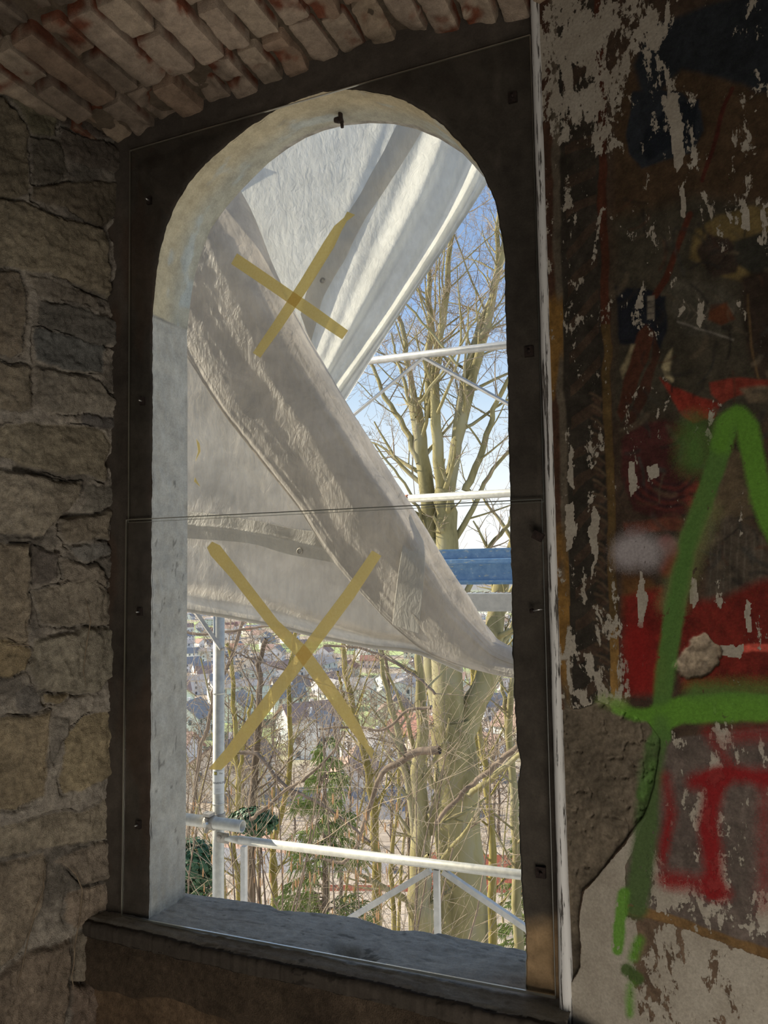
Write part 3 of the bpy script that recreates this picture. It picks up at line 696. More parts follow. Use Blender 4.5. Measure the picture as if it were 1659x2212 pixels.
    # hole knocked into the painting
    hole = sdist(wx, wy, [(1455, 1440), (1475, 1400), (1500, 1380), (1530, 1375), (1555, 1400), (1548, 1440), (1520, 1460), (1480, 1472)]); hole = hole+10*fbm(U_*60, Z*60, 4, 44)
    m = sstep(-2, 2, hole); rc = np.array([.34, .27, .19])*(1+.6*fbm(U_*90, Z*90, 4, 97))[..., None]; C = C*(1-m[..., None])+rc*m[..., None]
    peel = np.where(hole > -2, .05, peel); h = h-.005*m+.004*m*fbm(U_*80, Z*80, 4, 98)
    # hand-placed flakes
    for pts in ([(1360, 1000), (1372, 1000), (1372, 1060), (1362, 1070)], [(1395, 1005), (1420, 1000), (1428, 1030), (1405, 1035)], [(1378, 1230), (1388, 1235), (1390, 1280), (1398, 1300), (1388, 1360), (1378, 1350), (1376, 1290)],
                [(1490, 1245), (1500, 1250), (1505, 1300), (1497, 1318), (1491, 1300)], [(1556, 1400), (1600, 1390), (1595, 1425), (1560, 1420)], [(1612, 1290), (1625, 1300), (1622, 1370), (1612, 1370)],
                [(1412, 1900), (1430, 1905), (1432, 1970), (1415, 1975)], [(1600, 490), (1612, 420), (1620, 470), (1615, 490)], [(1440, 210), (1470, 215), (1480, 330), (1465, 380), (1450, 330)], [(1470, 420), (1480, 400), (1478, 480), (1468, 470)],
                [(1220, 1090), (1236, 1085), (1240, 1180), (1225, 1190)], [(1275, 1100), (1290, 1110), (1285, 1200), (1280, 1250), (1272, 1180)], [(1228, 960), (1240, 980), (1238, 1060), (1230, 1050)]):
        s = sdist(wx+9*fbm(U_*60, Z*40, 4, 15), wy+14*fbm(U_*40, Z*40, 4, 16), pts); peel = np.where(s > 0, .7, peel)
    P = P + h[..., None]*WR_N
    # sprayed paint
    S = np.zeros(U_.shape+(3,)); S[:] = (.10, .28, .03); A = np.zeros(U_.shape)
    def spray(pts, w, soft, col, a=1.0):
        nonlocal S, A
        m = (1-sstep(w/2-soft*1.3, w/2+soft*1.2, ldist(px+5*fbm(U_*30, Z*30, 4, 4), py+5*fbm(U_*30, Z*30, 4, 14), pts)))*a*(.82+.36*vnoise(U_*25, Z*25, 5))
        An = m+A*(1-m); S = np.where((m > .002)[..., None], (np.array(col)*m[..., None]+S*(A*(1-m))[..., None])/(An[..., None]+1e-6), S); A = An
    RED = (.27, .010, .012); GR = (.13, .31, .035); DG = (.10, .21, .045)
    spray([(1500, 1690), (1580, 1670), (1680, 1680)], 34, 18, RED, .7); spray([(1530, 1580), (1570, 1640)], 24, 16, RED, .4); spray([(1590, 1590), (1700, 1585)], 30, 22, RED, .5)
    spray([(1545, 1690), (1530, 1780), (1540, 1860), (1540, 1920)], 38, 18, RED, .75); spray([(1440, 1900), (1500, 1910), (1560, 1930)], 38, 18, RED, .6)
    spray([(1440, 1680), (1450, 1760), (1430, 1860)], 24, 14, RED, .5); spray([(1650, 1700), (1650, 1960)], 30, 20, RED, .35); spray([(1380, 1380), (1385, 1470)], 60, 22, (.26, .015, .012), .6)
    spray([(1440, 1170), (1455, 1190), (1440, 1230)], 26, 10, (.22, .02, .015), .6)
    spray([(1505, 935), (1500, 990)], 70, 34, DG, .55); spray([(1600, 1800), (1600, 1801)], 2, 1, RED, 0)
    spray([(1360, 1192), (1375, 1182), (1395, 1192)], 62, 28, (.42, .38, .38), .8); spray([(1445, 1175), (1446, 1180)], 30, 16, (.36, .28, .26), .5)
    spray([(1525, 1105), (1480, 1220), (1455, 1300)], 58, 26, (.20, .22, .08), .5)
    spray([(1575, 915), (1550, 1000), (1510, 1110), (1485, 1180), (1462, 1290), (1445, 1400), (1433, 1500), (1430, 1590)], 36, 8, DG, 1)
    spray([(1560, 960), (1570, 915), (1595, 900), (1615, 925), (1630, 1000), (1645, 1080), (1680, 1160)], 40, 12, GR, 1)
    spray([(1330, 1527), (1380, 1545), (1430, 1552)], 26, 8, GR, .9); spray([(1425, 1550), (1470, 1535), (1560, 1528), (1720, 1532)], 54, 10, GR, 1); spray([(1500, 1490), (1720, 1485)], 40, 20, DG, .45)
    spray([(1430, 1560), (1425, 1590), (1418, 1610)], 34, 10, DG, .9); spray([(1415, 1620), (1400, 1700), (1395, 1790), (1380, 1900), (1372, 1960)], 46, 14, (.085, .14, .045), .85)
    spray([(1385, 1720), (1408, 1650)], 18, 8, DG, .8)
    spray([(1345, 1930), (1338, 1990), (1335, 2050)], 22, 7, GR, 1); spray([(1380, 2030), (1368, 2070)], 22, 10, GR, .65); spray([(1352, 2095), (1378, 2115)], 24, 7, (.07, .12, .03), 1); spray([(1362, 2130), (1362, 2190)], 16, 10, GR, .55)
    spray([(1305, 1512), (1340, 1520)], 26, 16, (.30, .40, .12), .5)
    fall = (ridge(U_*40, Z*25, 3, 101) > .93); A = np.where(fall, A*.3, A)
    o = obj('wall_right', P.reshape(-1, 3), grid_faces(len(u), len(zz)), M['fresco'], smooth=True, colors=C.reshape(-1, 3), attrs={'peel': peel.ravel(), 'spray': A.ravel()})
    a = o.data.color_attributes.new('Spray', 'FLOAT_COLOR', 'POINT'); c4 = np.ones((S.reshape(-1, 3).shape[0], 4), np.float32); c4[:, :3] = S.reshape(-1, 3); a.data.foreach_set('color', c4.ravel())
    o['kind'] = 'structure'
build_wall_right()

# ---- trim_1: white peeling bead along the plaster edge
def build_trim():
    m, nt, out = new_mat('peeling_white_bead'); v = mapped(nt, (1, 1, .06)); w = mapped(nt)
    f = noise(nt, v, 160, 8, .65, .2); z = noise(nt, w, 5, 5, .6)
    s = N(nt, 'ShaderNodeMath', operation='MULTIPLY_ADD'); nt.links.new(z, s.inputs[0]); s.inputs[1].default_value = .25; nt.links.new(f, s.inputs[2])
    c = ramp(nt, s.outputs[0], [(.0, (.72, .72, .70)), (.66, (.66, .65, .62)), (.70, (.05, .045, .04)), (.78, (.10, .085, .07)), (.84, (.5, .48, .44))])
    p = N(nt, 'ShaderNodeBsdfPrincipled'); nt.links.new(c, p.inputs['Base Color']); p.inputs['Roughness'].default_value = .6
    nt.links.new(bump(nt, f, .5, .002), p.inputs['Normal']); nt.links.new(p.outputs[0], out.inputs[0])
    zs = np.arange(-.86, 2.42, .006); nA = 14; V = []
    for z_ in zs:
        wid = .0098 + .004*float(sstep(.35, -.1, np.array(z_))) + .0007*float(fbm(np.array(z_*16), np.array(0.), 3, 3))
        for k in range(nA):
            a = 2*math.pi*k/nA; V.append((WR_O[0]-.006+wid*math.cos(a), WR_O[1]+.004+.011*math.sin(a), z_))
    n = len(zs); F = [(i*nA+k, i*nA+(k+1) % nA, (i+1)*nA+(k+1) % nA, (i+1)*nA+k) for i in range(n-1) for k in range(nA)]
    o = obj('trim_1', V, F, m, smooth=True); o['kind'] = 'structure'
build_trim()

# ---- ceiling: brick vault of the window niche
def rough_brick(c, h, seed, sub=(4, 9, 3)):
    """six displaced faces of one worn brick; c centre, h half sizes"""
    V = []; Fc = []; base = 0; r = .009
    for ax in range(3):
        a, b = [(1, 2), (0, 2), (0, 1)][ax]
        na, nb = sub[a]*2+1, sub[b]*2+1
        for sgn in (-1, 1):
            A, B = np.meshgrid(np.linspace(-1, 1, na), np.linspace(-1, 1, nb), indexing='ij')
            p = np.zeros(A.shape+(3,)); p[..., ax] = sgn*h[ax]; p[..., a] = A*h[a]; p[..., b] = B*h[b]
            inner = np.clip(p, -(np.array(h)-r), np.array(h)-r); d = p-inner; L = np.linalg.norm(d, axis=-1, keepdims=True)+1e-9
            q = inner+d/L*np.minimum(L, r)
            nn = fbm(q[..., 0]*22+seed*3.1+q[..., 2]*17, q[..., 1]*22+q[..., 2]*9, 4, seed)*.007 + fbm(q[..., 0]*90+seed, q[..., 1]*90+q[..., 2]*50, 3, seed+5)*.0022
            q = q + q/(np.linalg.norm(q, axis=-1, keepdims=True)+1e-9)*nn[..., None]
            chip = np.clip(fbm(np.full(A.shape, seed*1.7)+q[..., 0]*9, q[..., 1]*11, 3, seed+9), .12, 1)-.12; q[..., 2] += chip*.05*(q[..., 2] < 0)
            V.append((q+np.array(c)).reshape(-1, 3)); f = grid_faces(na, nb)+base
            if (sgn < 0) ^ (ax == 1): f = f[:, ::-1]
            Fc.append(f); base += na*nb
    return np.concatenate(V), np.concatenate(Fc)
def soffit(x):
    return float(np.interp(x, [-.35, -.02, .03, .375, .69, 1.01, 1.5], [1.80, 1.857, 1.869, 1.897, 1.913, 1.883, 1.80]))
def build_ceiling():
    V = []; Fc = []; Cc = []; b = 0; r = random.Random(5)
    x = -0.42; col = 0
    while x < 1.45:
        w = .066+r.random()*.012
        for row, (y0, y1, dz) in enumerate(((-.118, .02, .0), (-.37, -.133, -.004), (-.62, -.385, .0))):
            off = (col % 2)*.115*(row > 0)
            ya, yb = y0+off+(r.random()-.5)*.012, y1+off+(r.random()-.5)*.014*(1 if row else 0)
            if row == 1: yb = min(yb, -.128); ya += .0
            if row == 1 and col % 2:                    # a cut brick completes the course
                segs = [(-.37+.115, -.13), (-.37-.0, -.37+.103)]
            else: segs = [(ya, yb)]
            if row == 2: segs = [(-.62, -.382)]
            for (a_, b_) in segs:
                lift = dz+(r.random()-.5)*.024
                if row == 2: lift += .0
                hz = .05; zc = soffit(x+w/2)+.045*max(0, -a_)*0+hz+lift+.02*(-(a_+b_)/2)
                q, f = rough_brick((0, 0, 0), ((w-.013)/2, (b_-a_)/2, hz), r.randint(1, 9999))
                sl = -(soffit(x+w)-soffit(x))/w; an = math.atan(sl); cc, ss = math.cos(an), math.sin(an)
                q = np.stack([q[:, 0]*cc+q[:, 2]*ss, q[:, 1], -q[:, 0]*ss+q[:, 2]*cc], 1)+np.array([x+w/2, (a_+b_)/2, zc])
                V.append(q); Fc.append(f+b); b += len(q)
                c0 = np.array(r.choice([(.40, .31, .22), (.44, .35, .26), (.36, .28, .21), (.42, .33, .25), (.38, .27, .19)]))*(.9+.2*r.random())
                cc_ = np.repeat(c0[None], len(q), 0)*(1+.25*fbm(q[:, 0]*30, q[:, 1]*30, 4, col))[:, None]
                ex = sstep(.15, .5, fbm(q[:, 0]*17+9, q[:, 1]*17, 4, 19)-.16+.42*(q[:, 2] > zc-hz*.75))[:, None]   # broken faces show red clay
                cc_ = cc_*(1-ex)+np.array([.21, .075, .042])*ex
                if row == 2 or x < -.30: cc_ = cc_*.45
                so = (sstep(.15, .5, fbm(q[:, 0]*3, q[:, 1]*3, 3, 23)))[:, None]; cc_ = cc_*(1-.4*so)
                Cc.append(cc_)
        x += w; col += 1
    # mortar bed above the bricks
    xs = np.linspace(-.45, 1.5, 200); ys = np.linspace(-.66, .03, 70); X, Y = np.meshgrid(xs, ys, indexing='ij')
    Zz = np.interp(X, [-.35, -.02, .03, .375, .69, 1.01, 1.5], [1.80, 1.857, 1.869, 1.897, 1.913, 1.883, 1.80])+.024-.02*Y+.006*fbm(X*20, Y*20, 4, 3)
    q = np.stack([X, Y, Zz], -1).reshape(-1, 3); V.append(q); Fc.append(grid_faces(len(xs), len(ys))[:, ::-1]+b); Cc.append(np.repeat(np.array([[.13, .10, .07]]), len(q), 0))
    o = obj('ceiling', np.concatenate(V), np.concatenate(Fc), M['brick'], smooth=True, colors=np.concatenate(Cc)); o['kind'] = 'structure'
build_ceiling()

# ---- rest of the room (closes it round the camera), with a doorway behind the camera
def shell(name, boxes, m):
    b = MB()
    for x0, x1, y0, y1, z0_, z1_ in boxes: b.box(((x0+x1)/2, (y0+y1)/2, (z0_+z1_)/2), ((x1-x0)/2, (y1-y0)/2, (z1_-z0_)/2))
    o = b.build(name, m); o['kind'] = 'structure'; return o
shell('floor', [(-1.6, 3.4, -4.0, 0.14, -1.0, -0.84)], M['dark'])
shell('ceiling_rear', [(-1.6, 3.4, -4.0, 0.14, 2.42, 2.6), (-1.6, 3.4, -.80, -.62, 1.95, 2.45)], M['dark'])
shell('wall_back', [(-1.6, 1.2, -4.0, -3.8, -.84, 2.42), (2.3, 3.4, -4.0, -3.8, -.84, 2.42), (1.2, 2.3, -4.0, -3.8, 1.3, 2.42)], M['dark'])
shell('wall_left_rear', [(-1.6, -1.4, -3.8, -.5, -.84, 2.42), (-1.4, -.16, -.62, -.49, -.84, 2.42)], M['dark'])
shell('wall_right_rear', [(3.2, 3.4, -3.8, -.3, -.84, 2.42), (2.30, 3.2, -.62, -.5, -.84, 2.42)], M['dark'])
shell('wall_outside', [(-1.6, -.06, .02, .135, -1.0, 2.6), (1.01, 3.4, .02, .135, -1.0, 2.6), (-.06, 1.01, .02, .135, 1.87, 2.6), (-.06, 1.01, .02, .10, -1.0, -.035)], M['facade'])

# ------------------------------------------------------------------ acrylic panes on the frame
def make_pane(corners, Y, name, label):
    P = [at(x, y, Y) for x, y in corners]; T = np.array([0, .0035, 0])
    v = P + [p+T for p in P]
    o = obj(name, v, [(0, 1, 2, 3), (7, 6, 5, 4)], M['pane'], loc=P[3]); tag(o, label, 'pane', 'panes screwed over the window')
    b = MB()
    for (i, j, wd) in ((0, 1, .0009), (1, 2, .0007), (2, 3, .0024 if corners[2][1] > 2000 else .0004), (3, 0, .0009)):  # pale edge strips, widest at the bottom, imitate light gleaming inside the pane
        a_, c_ = P[i], P[j]; t = (c_-a_)/np.linalg.norm(c_-a_); nrm = np.cross(t, (0, 1, 0)); Rm = np.stack([t, np.array([0, 1.0, 0]), nrm], 1)
        b.box((a_+c_)/2+np.array([0, .00175, 0]), (np.linalg.norm(c_-a_)/2, .0019, wd), Rm)
    e = b.build('sawn_edge', M['pane_edge'], loc=P[3]); e.parent = o; e.location = (0, 0, 0)
    return o
make_pane([(280, 325), (1145, 75), (1175, 1084), (277, 1129)], -.0095, 'clear_pane', 'upper clear pane covering the arched top of the window')
make_pane([(272, 1123), (1170, 1078), (1200, 2155), (262, 1980)], -.0140, 'clear_pane', 'lower clear pane standing on the stone sill')

# masking tape strips stuck on the room side of the panes
def tape(name, rows, label, Y0=-.0148, tw=0.0, lift=None):
    """rows: pairs of photo points across the strip"""
    V = []; n = len(rows)
    dense = []
    for i in range(n-1):
        for k in range(8):
            t = k/8; dense.append(tuple(np.array(rows[i][j])*(1-t)+np.array(rows[i+1][j])*t for j in (0, 1)))
    dense.append(tuple(np.array(r) for r in rows[-1])); m = len(dense)
    for i, (a, b) in enumerate(dense):
        l = lift(i/(m-1)) if lift else (0, 0)
        V.append(at(*a, Y0-l[0])); V.append(at(*b, Y0-l[1]))
    F = [(2*i, 2*i+1, 2*i+3, 2*i+2) for i in range(m-1)]
    c = np.mean(V, 0); o = obj(name, V, F, M['tape'], loc=c)
    s = o.modifiers.new('thickness', 'SOLIDIFY'); s.thickness = .00025
    tag(o, label, 'tape'); return o
tape('masking_tape', [((512, 547), (499, 570)), ((600, 607), (588, 630)), ((690, 669), (677, 692)), ((752, 714), (739, 733))], 'yellow masking tape strip slanting down to the right in the upper cross')
tape('masking_tape', [((546, 762), (562, 773)), ((590, 697), (609, 708)), ((650, 604), (671, 616)), ((699, 523), (722, 533)), ((722, 488), (737, 500)), ((743, 470), (749, 478)), ((750, 457), (767, 464))],
     'yellow masking tape strip of the upper cross with a twisted folded top end', Y0=-.0153, lift=lambda t: (.0, .010*max(0, (t-.7)/.3)))
tape('masking_tape', [((458, 1170), (447, 1183)), ((475, 1178), (455, 1200)), ((520, 1236), (500, 1250)), ((600, 1340), (583, 1356)), ((665, 1400), (640, 1418)), ((740, 1505), (715, 1520)), ((780, 1570), (757, 1577)), ((797, 1610), (785, 1613)), ((808, 1622), (803, 1641))],
     'yellow masking tape strip of the lower cross whose lower end curls off', lift=lambda t: (.012*max(0, (t-.75)/.25)**2, 0))
tape('masking_tape', [((804, 1189), (824, 1201)), ((742, 1278), (765, 1292)), ((650, 1400), (673, 1416)), ((560, 1520), (583, 1536)), ((487, 1618), (508, 1634)), ((450, 1662), (478, 1663))],
     'yellow masking tape strip of the lower cross rising to the right', Y0=-.0153)
def glint(pts, label, Y):  # solid yellow slivers modelled in place of reflections of the tape
    P = [at(x, y, Y) for x, y in pts]; b = MB().poly_prism(P, (0, .0006, 0)); c = np.mean(P, 0)
    tag(b.build('tape_glint', M['tape'], loc=c), label, 'tape')
glint([(424, 948), (431, 958), (433, 975), (422, 996), (428, 975)], 'upper small reflected tape scrap on the tarpaulin beside the left reveal', .835)
glint([(421, 1031), (425, 1038), (432, 1051), (419, 1040)], 'lower tiny reflected tape scrap on the tarpaulin beside the left reveal', .835)

# iron bolt in the arch and fixings in the frame
def build_fixings():
    p = at(735, 262, .085); b = empty('iron_bolt', tuple(p)); tag(b, 'rusty iron bolt sticking down from the crown of the stone arch', 'bolt')
    MB().tube([p+(0, 0, .03), p+(0.001, 0, .008), p+(.004, 0, -.004)], .0055, 10).tube([p+(.004, 0, -.004), p+(.005, 0, -.016)], .0042, 8).build('shank', M['iron'], b, True)
    MB().tube([p+(-.014, 0, .006), p+(-.004, 0, .004)], [.006, .008], 8).build('head', M['iron'], b, True)
    lab = [('just below the arch spring', 317, 430), ('beside the upper left reveal', 302, 865), ('second from bottom', 296, 1322), ('lowest on the left jamb', 293, 1784)]
    for t, x, y in lab:
        q = at(x, y, -.0135); r = empty('iron_fixing', tuple(q)); tag(r, 'rusty iron fixing in the left stone jamb, '+t, 'fixing')
        MB().box(q+(0, .010, 0), (.006, .004, .009)).build('plate', M['iron'], r)
        MB().tube([q+(0, .006, 0), q+(0, -.003, 0)], [.0022, .0018], 8).build('pin', M['steel'], r, True)
    for t, x, y in (('beside the top right corner of the arch', 1105, 205), ('beside the upper girder', 1141, 757), ('above the bottom right corner', 1166, 1888)):
        q = at(x, y, -.0135); r = empty('iron_fixing', tuple(q)); tag(r, 'square iron fixing in the right jamb, '+t, 'fixing')
        MB().box(q+(0, .010, 0), (.009, .004, .010)).build('plate', M['iron'], r)
        MB().tube([q+(.001, .006, 0), q+(.001, -.002, 0)], [.003, .0024], 8).build('pin', M['iron'], r, True)
    q = at(1162, 1158, -.024); r = empty('pane_clip', tuple(q)); tag(r, 'black plastic clip holding the pane at the right edge', 'clip')
    MB().box(q, (.010, .004, .008), np.array(Matrix.Rotation(.5, 3, 'Y'))).tube([q+(-.006, 0, .008), q+(-.014, -.006, .022)], .0008, 5).build('clip_body', M['iron'], r)
    q = at(1155, 1318, -.022); r = empty('screw', tuple(q)); tag(r, 'bright steel screw at the right edge of the lower pane', 'screw')
    MB().tube([q+(-.003, 0, -.001), q+(.013, -.001, .002)], .0016, 8).build('shank', M['steel'], r, True)
    MB().tube([q+(-.008, .002, -.002), q+(-.003, 0, -.001)], .0045, 8).build('anchor', M['iron'], r, True)
build_fixings()

# dried roots on the left wall
def wl(px, py, off=.022): return at_plane(px, py, WL_O+WL_N*off, WL_N)
tag(MB().tube([wl(*p) for p in [(148, 1872), (165, 1890), (178, 1922), (172, 1985), (162, 2040), (160, 2080), (155, 2110), (160, 2138)]], [.0008, .0016, .0018, .0016, .0016, .0015, .0013, .0008], 6).build('dried_root', M['root'], None, True), 'thin dried root dangling down the lower left stones, the right one', 'root')
tag(MB().tube([wl(*p) for p in [(93, 1880), (95, 1918), (75, 1970), (60, 2030), (48, 2090), (32, 2150)]], [.0008, .0016, .0016, .0015, .0013, .0008], 6).build('dried_root', M['root'], None, True), 'thin dried root in a crack of the lower left stones, the left one', 'root')
tag(MB().tube([wl(*p) for p in [(184, 1292), (196, 1340), (186, 1400), (180, 1450), (186, 1480)]], [.0006, .0013, .0013, .001, .0005], 6).build('dried_root', M['root'], None, True), 'fine dried root hanging over the middle stones beside the frame', 'root')
tag(MB().tube([wl(15, 1394), wl(64, 1394)], .0012, 5).build('straw_stalk', M['root']), 'pale straw stalk sticking out of a mortar joint at left', 'stalk')

# ================================================================== OUTSIDE
def catmull(P, n):
    """smooth resample of control points along the first axis"""
    P = np.asarray(P, float); m = len(P); t = np.linspace(0, m-1, n); i = np.minimum(t.astype(int), m-2); f = (t-i).reshape(-1, *([1]*(P.ndim-1)))
    g0 = lambda k: P[np.clip(k, 0, m-1)]
    p0, p1, p2, p3 = g0(i-1), g0(i), g0(i+1), g0(i+2)
    return .5*((2*p1)+(-p0+p2)*f+(2*p0-5*p1+4*p2-p3)*f**2+(-p0+3*p1-3*p2+p3)*f**3)
def sheet(name, rows, m, parent, nu=140, nv=140, wr=None, thick=.0006):
    """rows of (px, py, Y): control lines of a hanging cloth"""
    n = max(len(r) for r in rows); ctrl = np.array([catmull(np.array([at(*p) for p in r]), 24) for r in rows])
    G = catmull(ctrl, nu); G = np.swapaxes(catmull(np.swapaxes(G, 0, 1), nv), 0, 1)
    U_, V_ = np.meshgrid(np.linspace(0, 1, nu), np.linspace(0, 1, nv), indexing='ij')
    d = wr(U_, V_, G) if wr else 0
    du = np.gradient(G, axis=0); dv = np.gradient(G, axis=1); nn = np.cross(du, dv); nn /= np.linalg.norm(nn, axis=-1, keepdims=True)+1e-9
    nn *= -np.sign(nn[..., 1:2]+1e-9)                  # towards the window
    G = G + nn*np.asarray(d)[..., None]*np.ones(G.shape[:2]+(1,))
    o = obj(name, G.reshape(-1, 3), grid_faces(nu, nv), m, parent, smooth=True)
    s = o.modifiers.new('thickness', 'SOLIDIFY'); s.thickness = thick; s.offset = 0
    return o, G
def crumple(G, a, sc=14, seed=0):
    return a*.22*(ridge(G[..., 0]*sc+G[..., 1]*3, G[..., 2]*sc, 3, seed)-.5) + a*.5*fbm(G[..., 0]*sc*.35, G[..., 2]*sc*.35, 2, seed+3)
def build_tarp():
    root = empty('tarpaulin', tuple(at(700, 900, .9))); tag(root, 'dusty white tarpaulin slung in folds from the scaffolding outside the window', 'tarpaulin')
    # upper sheet, falling in long straight folds
    def wa(u, v, G):
        f = .016*np.sin(u*34+2*v)*sstep(.35, .6, u)+.010*np.sin(u*71+1.3)*sstep(.4, .7, u)+.012*np.exp(-((u-.50)/.02)**2)
        return f+crumple(G, .010, 13, 3)
    L = [(330, 230, .72), (330, 350, .77), (340, 450, .82), (350, 560, .86)]
    R1 = [(560, 120, .76), (520, 330, .86), (500, 500, .93), (510, 640, 1.0)]
    R2 = [(800, 120, .84), (735, 340, .94), (655, 560, 1.04), (615, 760, 1.12)]
    R3 = [(960, 150, .90), (860, 400, 1.0), (760, 620, 1.10), (660, 850, 1.18)]
    R4 = [(1075, 180, .94), (975, 440, 1.05), (850, 650, 1.14), (690, 880, 1.21)]
    R5 = [(1150, 238, .97), (1052, 388, 1.06), (884, 648, 1.16), (716, 912, 1.24)]
    o, GA = sheet('upper_sheet', [L, R1, R2, R3, R4, R5], M['tarp'], root, 220, 160, wa)
    def on(G, px, py, off=.004):
        """the cloth point seen at a photo position"""
        x, y = to_px(G); i = np.unravel_index(np.argmin((x-px)**2+(y-py)**2), x.shape); return float(G[i][1])-off
    def lay(G, pts, off=.004): return [(x, y, on(G, x, y, off)) for x, y in pts]
    # seam band crossing it, with eyelets
    S0 = [(862, 262), (800, 380), (742, 480), (700, 560), (665, 625), (650, 680)]
    S1 = [(925, 262), (845, 390), (785, 480), (745, 560), (700, 640), (672, 740)]
    sheet('seam_band', [lay(GA, S0, .010), lay(GA, [((a[0]+b[0])/2, (a[1]+b[1])/2) for a, b in zip(S0, S1)], .016), lay(GA, S1, .010)], M['hem'], root, 20, 120, lambda u, v, G: .002*np.sin(v*40))
    def eyelet(px, py, Y, r=.0085):
        c = at(px, py, Y); rr = [c+np.array([r*math.cos(t), -.001, r*math.sin(t)]) for t in np.linspace(0, 2*math.pi, 25)]
        MB().tube(rr, .0030, 8, False).build('eyelet', M['clamp'], root, True)
        ds = [c+np.array([r*.75*math.cos(t), 0, r*.75*math.sin(t)]) for t in np.linspace(0, 2*math.pi, 17)[:-1]]
    eyelet(697, 606, on(GA, 697, 606, .019))
    # lower left sheet with its hem band and the skirt under it
    def wc(u, v, G): return crumple(G, .010, 11, 13)+.010*np.sin(v*9+u*2.5)+.02*np.exp(-((v-.93+.02*u)/.03)**2)
    cols = []
    for x, yt, yb, Y in ((330, 560, 1305, .86), (405, 560, 1321, .87), (500, 620, 1336, .88), (600, 700, 1356, .89), (700, 820, 1380, .90), (800, 980, 1399, .91), (900, 1120, 1411, .92), (1000, 1300, 1450, .92)):
        cols.append([(x, yt+(yb-yt)*t, Y-.06*max(0, t-.6)+.02*math.sin(t*3)) for t in (0, .25, .5, .7, .85, 1)])
    o, G = sheet('lower_sheet', cols, M['tarp_c'], root, 160, 200, wc)
    edge = G[:, -1]; MB().tube(edge[::3]+np.array([0, -.004, .004]), .006, 8).build('rolled_edge', M['hem'], root, True)
    H0 = [(345, 1092), (405, 1104), (480, 1113), (550, 1125), (640, 1143), (700, 1152), (790, 1180)]
    H1 = [(345, 1158), (405, 1163), (480, 1168), (550, 1176), (620, 1197), (725, 1217), (800, 1240)]
    sheet('hem_band', [lay(G, H0, .012), lay(G, [(a[0], (a[1]+b[1])/2) for a, b in zip(H0, H1)], .020), lay(G, H1, .014)], M['hem'], root, 24, 120, lambda u, v, G: .002*np.sin(v*26)+.004*np.exp(-((u-.5)/.05)**2))
    eyelet(648, 1191, on(G, 648, 1191, .026), .0095)
    # the big diagonal fold in front
    Lf = [(250, 420), (300, 560), (350, 690), (412, 785), (480, 888), (560, 990), (640, 1093), (720, 1212), (800, 1305), (868, 1372), (930, 1418), (1010, 1448), (1085, 1464), (1240, 1484)]
    Rt = [(470, 330), (527, 425), (562, 500), (592, 575), (640, 680), (700, 788), (760, 893), (830, 1003), (888, 1092), (945, 1190), (1000, 1276), (1050, 1352), (1090, 1398), (1240, 1462)]
    def mid(k, bul): return [(a[0]*(1-k)+b[0]*k, a[1]*(1-k)+b[1]*k, .775-bul+.05*k-.03*(i/13)) for i, (a, b) in enumerate(zip(Lf, Rt))]
    def wb(u, v, G):
        return crumple(G, .012, 12, 33)+.003*np.sin(u*9-v*18)*sstep(.0, .3, u)+.002*np.sin(u*23+v*9)+.010*np.exp(-((u-.86-.05*np.sin(v*14))/.08)**2)*(.3+.8*vnoise(v*13, u*0, 4))+.010*np.sin(u*12+v*5)*sstep(.55, .9, v)+.003*fbm(u*20, v*6, 3, 8)
    _, GB = sheet('front_fold', [mid(0, .0), mid(.06, .008), mid(.3, .02), mid(.6, .030), mid(.80, .018), mid(.93, -.025), mid(1.0, -.08)], M['tarp_d'], root, 150, 260, wb)
    # sewn-on patch near the lower end
    sheet('patch', [lay(GB, [(885, 1110), (868, 1190), (856, 1270), (848, 1350)], .006), lay(GB, [(915, 1170), (918, 1210), (912, 1290), (905, 1370)], .006)], M['hem'], root, 30, 60, lambda u, v, G: crumple(G, .004, 14, 3))
build_tarp()

